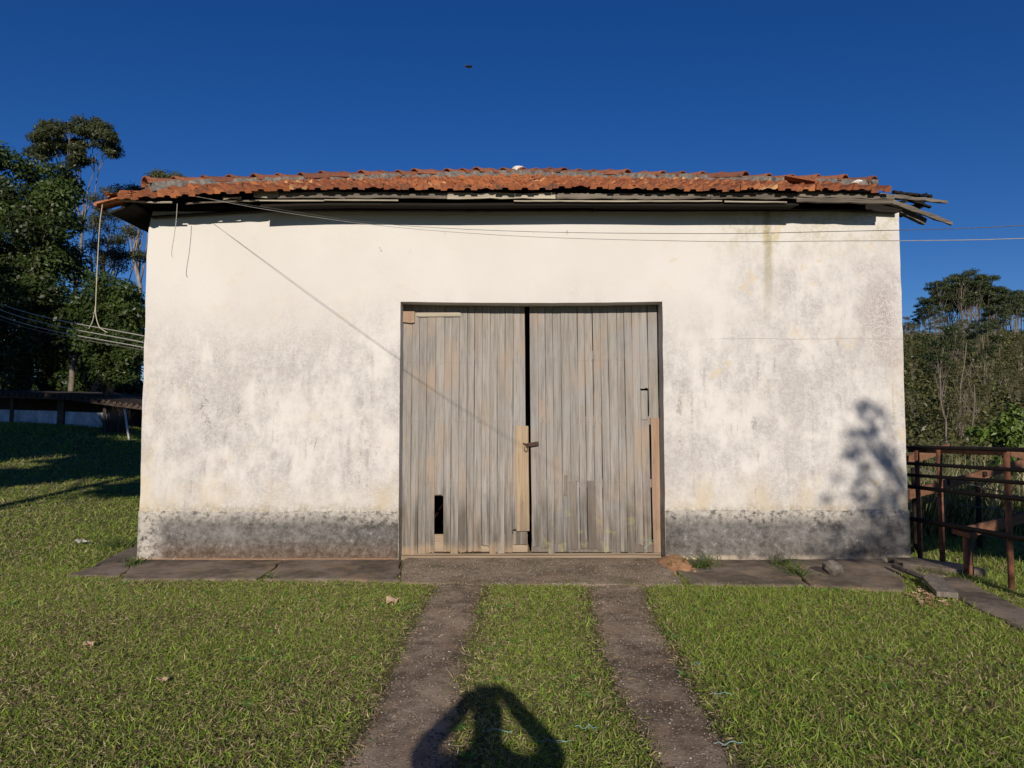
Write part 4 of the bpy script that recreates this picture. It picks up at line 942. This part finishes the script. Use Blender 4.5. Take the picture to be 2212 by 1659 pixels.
def pebbles():
    rng = np.random.default_rng(15); VV, FF, CC = [], [], []; n = 26000; Y = np.sqrt(rng.uniform(2.7 ** 2, 8.36 ** 2, n)); X = rng.uniform(-1.6, 2.0, n)
    ok = inpoly(X, Y, PL) | inpoly(X, Y, PR) | (inpoly(X, Y, SL[2]) & (rng.random(n) < .8)); X, Y = X[ok], Y[ok]; n = len(X)
    z = np.where(inpoly(X, Y, SL[2]), .024, .012); r = rng.gamma(5, .0009, n) + .0015; a = rng.uniform(0, 6.283, n); e = rng.uniform(.6, 1.0, n)
    u = np.array([[1, 0, 0], [0, 1, 0], [-1, 0, 0], [0, -1, 0], [0, 0, .7], [0, 0, -.6]]); c, sn = np.cos(a), np.sin(a)
    P = np.stack([(u[None, :, 0] * c[:, None] - u[None, :, 1] * e[:, None] * sn[:, None]) * r[:, None] + X[:, None], (u[None, :, 0] * sn[:, None] + u[None, :, 1] * e[:, None] * c[:, None]) * r[:, None] + Y[:, None], u[None, :, 2] * r[:, None] + z[:, None]], 2).reshape(-1, 3)
    f = np.array([[0, 1, 4], [1, 2, 4], [2, 3, 4], [3, 0, 4], [1, 0, 5], [2, 1, 5], [3, 2, 5], [0, 3, 5]]); T = ((np.arange(n) * 6)[:, None, None] + f[None]).reshape(-1, 3)
    g = rng.random((n, 1)); col = np.where(g < .05, np.array([.46, .41, .34]), np.where(g < .6, np.array([.26, .20, .145]), np.array([.10, .08, .062]))) * rng.uniform(.7, 1.15, (n, 1))
    tag(np_mesh('pebbles', P, T, np.repeat(col, 6, 0), 'pebble'), 'exposed pebbles set in the concrete tracks and door apron', 'pebbles', kind='stuff')
kp = NT('pebble', .85, .3); kp.col(kp.attr('col')); M['pebble'] = kp.m
pebbles()
def tuft(c, n, L, spread, seed, label, zb=.03, stretch=(1, .5)):
    rng = np.random.default_rng(seed); P = np.stack([c[0] + rng.normal(0, spread * stretch[0], n), c[1] + rng.normal(0, spread * stretch[1], n), np.full(n, zb)], 1)
    az = rng.uniform(0, 6.283, n); col = np.array([.05, .085, .022]) + rng.random((n, 1)) * np.array([.07, .075, .02])
    V, T, cc = blades_arrays(P, rng.uniform(L * .5, L, n), rng.uniform(.007, .012, n), az, np.abs(rng.normal(.75, .35, n)), rng.uniform(.0, .7, n), col)
    o = np_mesh('grass_tuft', V, T, cc, 'blade'); return tag(o, label, 'grass tuft')
t1 = onZ(1510, 1226, .03); tuft((t1.x, t1.y), 130, .30, .11, 1, 'large spiky grass tuft beside the red earth at the door')
t2 = onZ(1690, 1222, .03); tuft((t2.x, t2.y), 55, .28, .07, 2, 'grass tuft sprouting at the wall foot right of the doors')
t3 = onZ(1722, 1240, .03); tuft((t3.x, t3.y), 70, .24, .06, 3, 'grass tuft growing down the joint between right hand slabs', stretch=(.8, 1.6))
t4 = onZ(292, 1220, .03); tuft((t4.x, t4.y), 60, .18, .05, 4, 'low grass tuft at the left corner of the shed', stretch=(.6, 1.6))
t5 = onZ(255, 1185, .0); tuft((t5.x, t5.y + .1), 90, .26, .16, 5, 'leafy weeds on the bank behind the left side slab', zb=.02)
t6 = onZ(578, 1249, .03); tuft((t6.x, t6.y), 24, .09, .03, 6, 'few grass blades at the crack in the left slab')

# reeds behind the corral
def reeds():
    rng = np.random.default_rng(9); n = 5200; Y = rng.uniform(11.0, 16, n); X = Y * rng.uniform(.50, .86, n)
    ok = ~((X < XR + .4)); X, Y = X[ok], Y[ok]; n = len(X)
    col = np.where(rng.random((n, 1)) < .42, np.array([.50, .42, .25]) * rng.uniform(.4, 1.1, (n, 1)), np.array([.11, .14, .05]) * rng.uniform(.5, 1.3, (n, 1)))
    V, T, c = blades_arrays(np.stack([X, Y, height(X, Y) - .05], 1), rng.uniform(.6, 1.7, n), rng.uniform(.012, .03, n), rng.uniform(0, 6.283, n), np.abs(rng.normal(.12, .16, n)), rng.uniform(0, .6, n), col)
    tag(np_mesh('dry_reeds', V, T, c, 'blade'), 'tall dry reeds and weeds behind the corral fence', 'reeds', kind='stuff')
reeds()

# ================================================================== TREES
def crown_mesh(name, clumps, nleaf, size, cols, rng, flat=.6, narrow=.42, spread=1.0):
    """clumps: (centre, radius); leaves fill the outer shell of each clump"""
    cl = np.array([[*c, r] for c, r in clumps]); wts = cl[:, 3] ** 2; wts /= wts.sum(); idx = rng.choice(len(cl), nleaf, p=wts)
    d = rng.normal(size=(nleaf, 3)); d /= np.linalg.norm(d, axis=1, keepdims=True); d[:, 2] *= flat
    r = rng.random(nleaf) ** .45 * spread; P = cl[idx, :3] + d * (cl[idx, 3] * r)[:, None]
    N = d + rng.normal(0, .7, (nleaf, 3)) + np.array([0, -.25, .5])
    L = size * rng.uniform(.45, 1.45, nleaf); tone = rng.random((len(cl), 1))[idx] * .6 + rng.random((nleaf, 1)) * .4  # clump tone puts lit and dark foliage into the leaf colour
    col = np.array(cols[0]) * (1 - tone) + np.array(cols[1]) * tone
    u = rng.random(nleaf); col = np.where((u < .05)[:, None], col * 1.5, col)
    return leaf_arrays(P, N, L, L * narrow, col, rng)
def limb(mb, p, q, r0, r1, rng, bow=.12, seg=6):
    p, q = np.array(p, float), np.array(q, float); d = q - p; L = np.linalg.norm(d); s = rng.normal(0, bow * L, 3) * [1, 1, .4]
    pts = [p + d * t + s * math.sin(math.pi * t) * .5 + rng.normal(0, .012 * L, 3) for t in np.linspace(0, 1, 6)]; pts[0] = p; pts[-1] = q
    mb.tube([Vector(x) for x in pts], r0, seg, r1); return pts
def tree(name, label, base, trunk_top, r0, clumps, nleaf, size, cols, seed, bark='bark', group=None, flat=.6, narrow=.42, limbs=10, fork=.45, cat='tree', spread=1.0):
    rng = np.random.default_rng(seed); base = Vector(base); root = thing(name, label, cat, base, group); mb = MB()
    tp = limb(mb, base - Vector((0, 0, .3)), trunk_top, r0, r0 * .45, rng, .05, 8)
    cs = sorted(clumps, key=lambda c: -c[1])[:limbs]
    for c, r in cs:
        f = rng.uniform(fork, 1.0); k = min(4, int(f * 5)); st_ = tp[k] + (tp[k + 1] - tp[k]) * (f * 5 - k)
        pts = limb(mb, st_, np.array(c) + rng.normal(0, r * .25, 3), r0 * .34 * (1.2 - f * .5), r0 * .07, rng, .1, 5)
        for _ in range(2): limb(mb, pts[3], np.array(c) + rng.normal(0, r * .6, 3), r0 * .13, r0 * .04, rng, .1, 4)
    mb.build('trunk', bark, root, True)
    V, T, c = crown_mesh(name, clumps, nleaf, size, cols, rng, flat, narrow, spread); np_mesh('crown', V, T, c, 'leaf', root, True); return root
def fill(ells, Y, depth, n, rmin, rmax, seed):
    """random clumps inside ellipses given on the picture, spread in depth about distance Y"""
    rng = np.random.default_rng(seed); out = []; ar = np.array([e[2] * e[3] for e in ells], float); ar /= ar.sum()
    for i in rng.choice(len(ells), n, p=ar):
        cx, cy, rx, ry = ells[i]; a = rng.uniform(0, 6.283); q = math.sqrt(rng.random()) * .92
        dd = rng.uniform(-1, 1) * depth * math.sqrt(max(.05, 1 - q * q)); p = onY(cx + rx * q * math.cos(a), cy + ry * q * math.sin(a), Y)
        s = (Y + dd) / Y; out.append(((p.x * s, Y + dd, CAM.z + (p.z - CAM.z) * s), rng.uniform(rmin, rmax)))
    return out
DG = ((.012, .022, .006), (.075, .112, .026)); EU = ((.045, .058, .026), (.085, .095, .042)); OL = ((.05, .06, .022), (.11, .115, .042)); BR = ((.065, .11, .02), (.15, .21, .045))  # bright end of DG puts sunlit leaves into the colour
def gb(vx, Y): x = (vx - CX) / F * Y; return (x, Y, hz(x, Y))
# left: broad-leaved tree in front of the gums
tree('broadleaf_tree', 'large dark broad leaved tree at the left edge behind the pen', gb(40, 33), gb(50, 33)[:2] + (9,), .42,
     fill([(60, 400, 95, 85), (30, 520, 150, 120), (120, 470, 70, 110), (20, 680, 130, 140), (120, 620, 60, 90), (-80, 450, 110, 150), (60, 760, 120, 70)], 33, 2.6, 140, .45, 1.0, 1), 76000, .19, DG, 1, 'bark_dark', narrow=.5, flat=.8)
tree('gum_tree', 'tall gum tree with rounded crown rising above the broad leaved tree', gb(150, 44), gb(165, 44)[:2] + (15.0,), .19,
     fill([(105, 290, 36, 30), (188, 272, 42, 26), (222, 292, 28, 26), (240, 318, 14, 20), (150, 318, 50, 16), (170, 348, 30, 14), (92, 325, 24, 26)], 44, 1.5, 90, .28, .62, 2), 21000, .20, EU, 2, 'bark_hill', narrow=.3, fork=.82, limbs=7)
tree('gum_tree', 'thin open gum tree seen between the broad leaved tree and the shed', gb(205, 40), gb(212, 40)[:2] + (11.5,), .17,
     fill([(225, 420, 32, 22), (215, 480, 40, 40), (270, 560, 45, 40), (235, 540, 40, 40), (290, 480, 25, 35)], 40, 2.0, 44, .3, .7, 3), 9000, .15, EU, 3, 'bark_hill', narrow=.3, fork=.4, limbs=16)
tree('leafy_tree', 'shorter bright leaved tree close to the left edge of the shed', gb(238, 30), gb(238, 30)[:2] + (4.2,), .22,
     fill([(245, 640, 50, 55), (215, 720, 45, 60), (270, 720, 50, 80), (250, 780, 55, 40), (195, 670, 25, 40)], 30, 1.8, 70, .34, .7, 4), 30000, .145, ((.03, .05, .012), (.075, .11, .024)), 4, 'bark_dark', narrow=.5, flat=.8)
tree('gum_tree', 'gum crown peeping over the left part of the tiled roof', gb(362, 52), gb(362, 52)[:2] + (16,), .3, fill([(362, 385, 48, 22), (380, 400, 60, 24)], 52, 1.5, 22, .5, .85, 5), 6000, .22, OL, 5, 'bark', narrow=.32, fork=.75)
tree('gum_tree', 'dark gum crown just left of the roof corner', gb(275, 48), gb(275, 48)[:2] + (13.5,), .26, fill([(275, 418, 38, 20), (300, 430, 40, 25)], 48, 1.5, 18, .45, .8, 6), 4500, .2, EU, 6, 'bark', narrow=.32, fork=.7)
for i, (vx, Y, lab) in enumerate(((-190, 44, 'dense tree out past the left edge beside the broad leaved tree'), (-360, 48, 'dense tree farther out past the left edge'), (-30, 46, 'dense shaded tree far left behind the broad leaved tree'), (100, 50, 'dense shaded tree behind the pen below the gum'), (250, 46, 'dense shaded tree behind the pen beside the shed'), (190, 60, 'farther shaded tree between the pen and the shed'))):
    tree('background_tree', lab, gb(vx, Y), gb(vx, Y)[:2] + (5,), .3, fill([(vx, 760, 90, 90), (vx + 20, 690, 60, 60), (vx, 830, 110, 40)], Y, 2.5, 40, .7, 1.3, 30 + i), 9000, .34, DG, 30 + i, 'bark_dark', 'shaded trees behind the pen', narrow=.55, flat=.8)

# right: shrub near the corral
tree('shrub', 'bright green leafy shrub behind the corral at the right edge', gb(2205, 12.6), gb(2200, 12.6)[:2] + (.9,), .05,
     fill([(2200, 930, 45, 42), (2220, 985, 60, 40), (2130, 945, 40, 14), (2165, 905, 25, 25), (2185, 1005, 40, 14)], 12.6, .45, 40, .12, .24, 40), 3400, .11, BR, 40, 'bark', narrow=.5, cat='shrub', flat=.9)

# trees on the hill
def proto_tree(seed, H, gum, cols):
    rng = np.random.default_rng(seed); mb = MB(); top = np.array([rng.normal(0, .4), rng.normal(0, .4), H * .86]); cl = []
    tp = limb(mb, (0, 0, -1.5), top, H * .011, H * .004, rng, .03, 6)
    n = 20 if gum else 11
    for i in range(n):
        f = rng.uniform(.12 if gum else .3, 1.0) ** .8; a = rng.uniform(0, 6.283); rr = H * (.21 if gum else .24) * (1.15 - .75 * abs(f - .72)) * rng.uniform(.35, 1)
        c = np.array([math.cos(a) * rr, math.sin(a) * rr, H * (.38 + .6 * f)]); cl.append((c, H * rng.uniform(.06, .11)))
        k = min(4, int(f * 4.2)); limb(mb, tp[k], c, H * .004, H * .0012, rng, .1, 4)
    V, T, c = crown_mesh('crown', cl, 3200 if gum else 1300, H * .026, cols, rng, .42, .45)
    return mb.mesh('trunk'), np_mesh(None or 'crown', V, T, c, None, quads=True)
GUMC = ((.040, .058, .024), (.085, .105, .042)); SCR = ((.075, .08, .030), (.16, .14, .06))
protos = [proto_tree(60 + i, 11, True, GUMC) for i in range(5)]; scrub = [proto_tree(80 + i, 6, False, SCR) for i in range(5)]
for t, c in protos + scrub: t.materials.append(M['bark_hill']); c.materials.append(M['leaf'])
def plant(pr, x, y, s, rot, name, label, group):
    t, c = pr; r = thing(name, label, 'tree', (x, y, hz(x, y)), group); r.rotation_euler = (0, 0, rot); r.scale = (s, s, s)
    for me, nm in ((t, 'trunk'), (c, 'crown')): o = bpy.data.objects.new(nm, me); C.objects.link(o); o.parent = r
rng = np.random.default_rng(123)
n = 0
ENV = ([1950, 1985, 1998, 2030, 2060, 2100, 2140, 2170, 2212, 2300], [692, 684, 640, 604, 594, 580, 598, 618, 622, 630])
for vx in [1958, 1966, 1974, 1983, 1992, 2003, 2014, 2026, 2034, 2045, 2052, 2062, 2070, 2079, 2086, 2095, 2102, 2110, 2119, 2127, 2136, 2144, 2153, 2162, 2171, 2180, 2190, 2199, 2208, 2217, 2228, 2240, 2255]:
    Y = 128 + rng.uniform(-8, 8); x = (vx - CX) / F * Y; zt_ = onY(vx, np.interp(vx, *ENV) + abs(rng.normal(0, 14)), Y).z
    plant(protos[n % 5], x, Y, max(.25, (zt_ - hz(x, Y)) / 11.2), rng.uniform(0, 6), 'gum_tree', 'tall gum in the stand along the crest of the right hand hill', 'gums on the hill crest'); n += 1
for i in range(120):
    Y = 50 + 76 * rng.random() ** .8; x = Y * rng.uniform(.52, .84)
    plant(scrub[i % 5] if rng.random() < .8 else protos[i % 5], x, Y, rng.uniform(.35, .75), rng.uniform(0, 6), 'scrub_tree', 'thin scrubby tree on the slope of the right hand hill', 'scrub trees on the hillside')
# bare pale trunks standing out on the slope
for i, (vx, vyb, vyt, Y, lean, lab) in enumerate(((2045, 945, 800, 52, -14, 'pale forked bare trunk at the middle of the wooded hillside'), (2062, 935, 740, 58, 26, 'tall pale bare trunk leaning right on the hillside'), (2098, 940, 830, 50, 6, 'short pale bare trunk on the hillside left of the shrub'))):
    b, t = onY(vx, vyb, Y), onY(vx + lean, vyt, Y); r_ = np.random.default_rng(i + 5); zb = hz(b.x, Y); root = thing('bare_tree', lab, 'tree', (b.x, Y, zb)); mb = MB()
    p = limb(mb, (b.x, Y, zb - .4), t, .085, .03, r_, .04, 6); mb.build('trunk', 'bark_hill', root, True); mb = MB()
    for j in range(4): k = 2 + j % 3; limb(mb, p[k], Vector(p[k]) + Vector((r_.normal(0, .6), r_.normal(0, .5), r_.uniform(1.5, 3.0))), .03, .008, r_, .1, 4)
    mb.build('branches', 'bark_hill', root)
def undergrowth():
    rng = np.random.default_rng(77); nb = 4400; Y = 40 + 100 * rng.random(nb) ** .9; X = Y * (.44 + .48 * rng.random(nb) + (rng.random(nb) < .35) * rng.uniform(-.2, .55, nb)); Z = height(X, Y)
    cl = [((x, y, z + .3), r) for x, y, z, r in zip(X, Y, Z, rng.uniform(.7, 1.7, nb))]
    V, T, c = crown_mesh('u', cl, 88000, .42, ((.05, .06, .02), (.155, .145, .058)), rng, .75, .45)
    tag(np_mesh('hillside_undergrowth', V, T, c, 'leaf', None, True), 'dense scrubby undergrowth covering the right hand hillside', 'undergrowth', kind='stuff')
undergrowth()

# trees standing behind the photographer, out of the frame, whose shade falls into it
def shade_tree(x, y, H, zc, rad, nleaf, size, seed, label, squash=1.0, nc=40, cr=(.16, .3)):
    r_ = np.random.default_rng(seed); cl = []
    for _ in range(nc):
        d = r_.normal(size=3); d /= np.linalg.norm(d); q = r_.random() ** .4
        cl.append(((x + d[0] * rad * q, y + d[1] * rad * q * .8, zc + d[2] * (H - zc) * q * squash), rad * r_.uniform(*cr)))
    return tree('shade_tree', label, (x, y, hz(x, y)), (x, y, zc + .2 * (H - zc)), .2 if H > 7 else .07, cl, nleaf, size, DG, seed, 'bark_dark', narrow=.55)
shade_tree(-9.6, 1.0, 11.8, 8.6, 3.5, 13000, .42, 201, 'leafy tree out of frame at the left whose shade crosses the lawn')
shade_tree(-14.5, -1.5, 13.5, 9.0, 4.2, 14000, .45, 202, 'tall tree out of frame at the left, second from the lawn')
shade_tree(-23.0, -3.0, 21.0, 15.0, 5.0, 14000, .5, 206, 'tallest tree out of frame at the left whose shade covers the pen', nc=60)
shade_tree(-18.6, -1.0, 14.4, 12.3, 3.4, 12000, .42, 207, 'round crowned tree out of frame at the left in line with the pen', nc=50)
shade_tree(-20.5, 1.5, 13.0, 8.2, 4.4, 8000, .45, 203, 'tall tree out of frame at the far left, farthest from the lawn')
r4 = np.random.default_rng(204); cl4 = []
for _ in range(150):
    zw = 1.9 * r4.random() ** 1.45; xw = 4.16 + .05 * zw + (2 * r4.random() - 1) * (.78 - .34 * zw); yy = -3.2 + r4.normal(0, .35); cl4.append(((xw + .028 * (W - yy), yy, zw + math.tan(SUN_EL) * (W - yy)), r4.uniform(.05, .11)))
tree('shade_tree', 'slender tree out of frame at the right whose shade dapples the wall', (5.25, -3.2, 0), (5.1, -3.2, 5.0), .06, cl4, 1900, .062, DG, 204, 'bark_dark', narrow=.5, limbs=34, fork=.75)
shade_tree(7.4, .3, 4.35, 3.75, 1.7, 6000, .26, 205, 'bushy tree out of frame at the right whose shade covers the corral', nc=30)

# ================================================================== ANIMAL PEN (left background)
pen = thing('animal_pen', 'low open sided animal pen with white wall tinted shade blue beyond the lawn', 'shed', gb(130, 29)); PY = 29.0
def pz(vx, vy, Y=PY): return onY(vx, vy, Y)
for x0, x1, t0, t1 in ((-160, 126, 880, 888), (141, 231, 889, 892)):
    a, b = pz(x0, t0), pz(x1, t1); mb = MB(); n = 6; rings = []
    for i in range(n + 1):
        f = i / n; x = a.x + (b.x - a.x) * f; z = a.z + (b.z - a.z) * f; rings.append([(x, PY, hz(x, PY) - .4), (x, PY + .18, hz(x, PY) - .4), (x, PY + .18, z), (x, PY, z)])
    mb.loft(rings).build('low_wall', 'penwall', pen)
for x, yt, r in ((133, 858, .13), (28, 852, .07), (-60, 850, .09), (228, 866, .06)):
    p = pz(x, yt); MB().box(p.x - r, p.x + r, PY - .05, PY + .16, hz(p.x, PY) - .4, p.z).build('post', 'bark_dark', pen)
ra, rb_, rc = pz(-170, 852, PY - .5), pz(140, 862, PY - .5), pz(310, 884, PY - .5)
prf = MB().loft([[(p.x, PY - .5, p.z - .03), (p.x, PY + 3.2, p.z + .30), (p.x, PY + 3.2, p.z + .42), (p.x, PY - .5, p.z + .12)] for p in (ra, rb_, rc)]).build('roof', 'pentile', pen)
p_ = MB(); 
for i in range(40):
    f = i / 39; p = ra.lerp(rc, f) if False else (ra.lerp(rb_, f * 1.55) if f < .645 else rb_.lerp(rc, (f - .645) / .355)); rr = random.uniform(-.02, .02)
    MB().tube([(p.x, PY - .56, p.z + .12 + rr), (p.x, PY + 1.4, p.z + .24 + rr)], .075, 6).build('ridge_tile', 'pentile', prf)
MB().box(ra.x, rc.x, PY + 3.0, PY + 3.1, hz(-17, PY) - .6, ra.z + .1).build('back_wall', 'pentile', pen)
stk = MB().tube([onY(282, 957, 26) - Vector((0, 0, .2)), onY(269, 884, 26)], .035, 6).build('stake', 'limewash'); tag(stk, 'pale wooden stake leaning by the brush at the end of the pen', 'stake')
b_ = onY(250, 950, 27.5); rngb = np.random.default_rng(5); n = 420
V, T, c = blades_arrays(np.stack([b_.x + rngb.normal(0, .22, n), 27.5 + rngb.normal(0, .2, n), np.full(n, hz(b_.x, 27.5) - .05)], 1), rngb.uniform(.5, 1.25, n), rngb.uniform(.012, .025, n), rngb.uniform(0, 6.28, n), np.abs(rngb.normal(.25, .2, n)), rngb.uniform(0, .3, n), np.array([.13, .10, .085]) * rngb.uniform(.5, 1.3, (n, 1)))
tag(np_mesh('dry_bush', V, T, c, 'blade'), 'grey dry twiggy bush at the right end of the pen', 'bush')
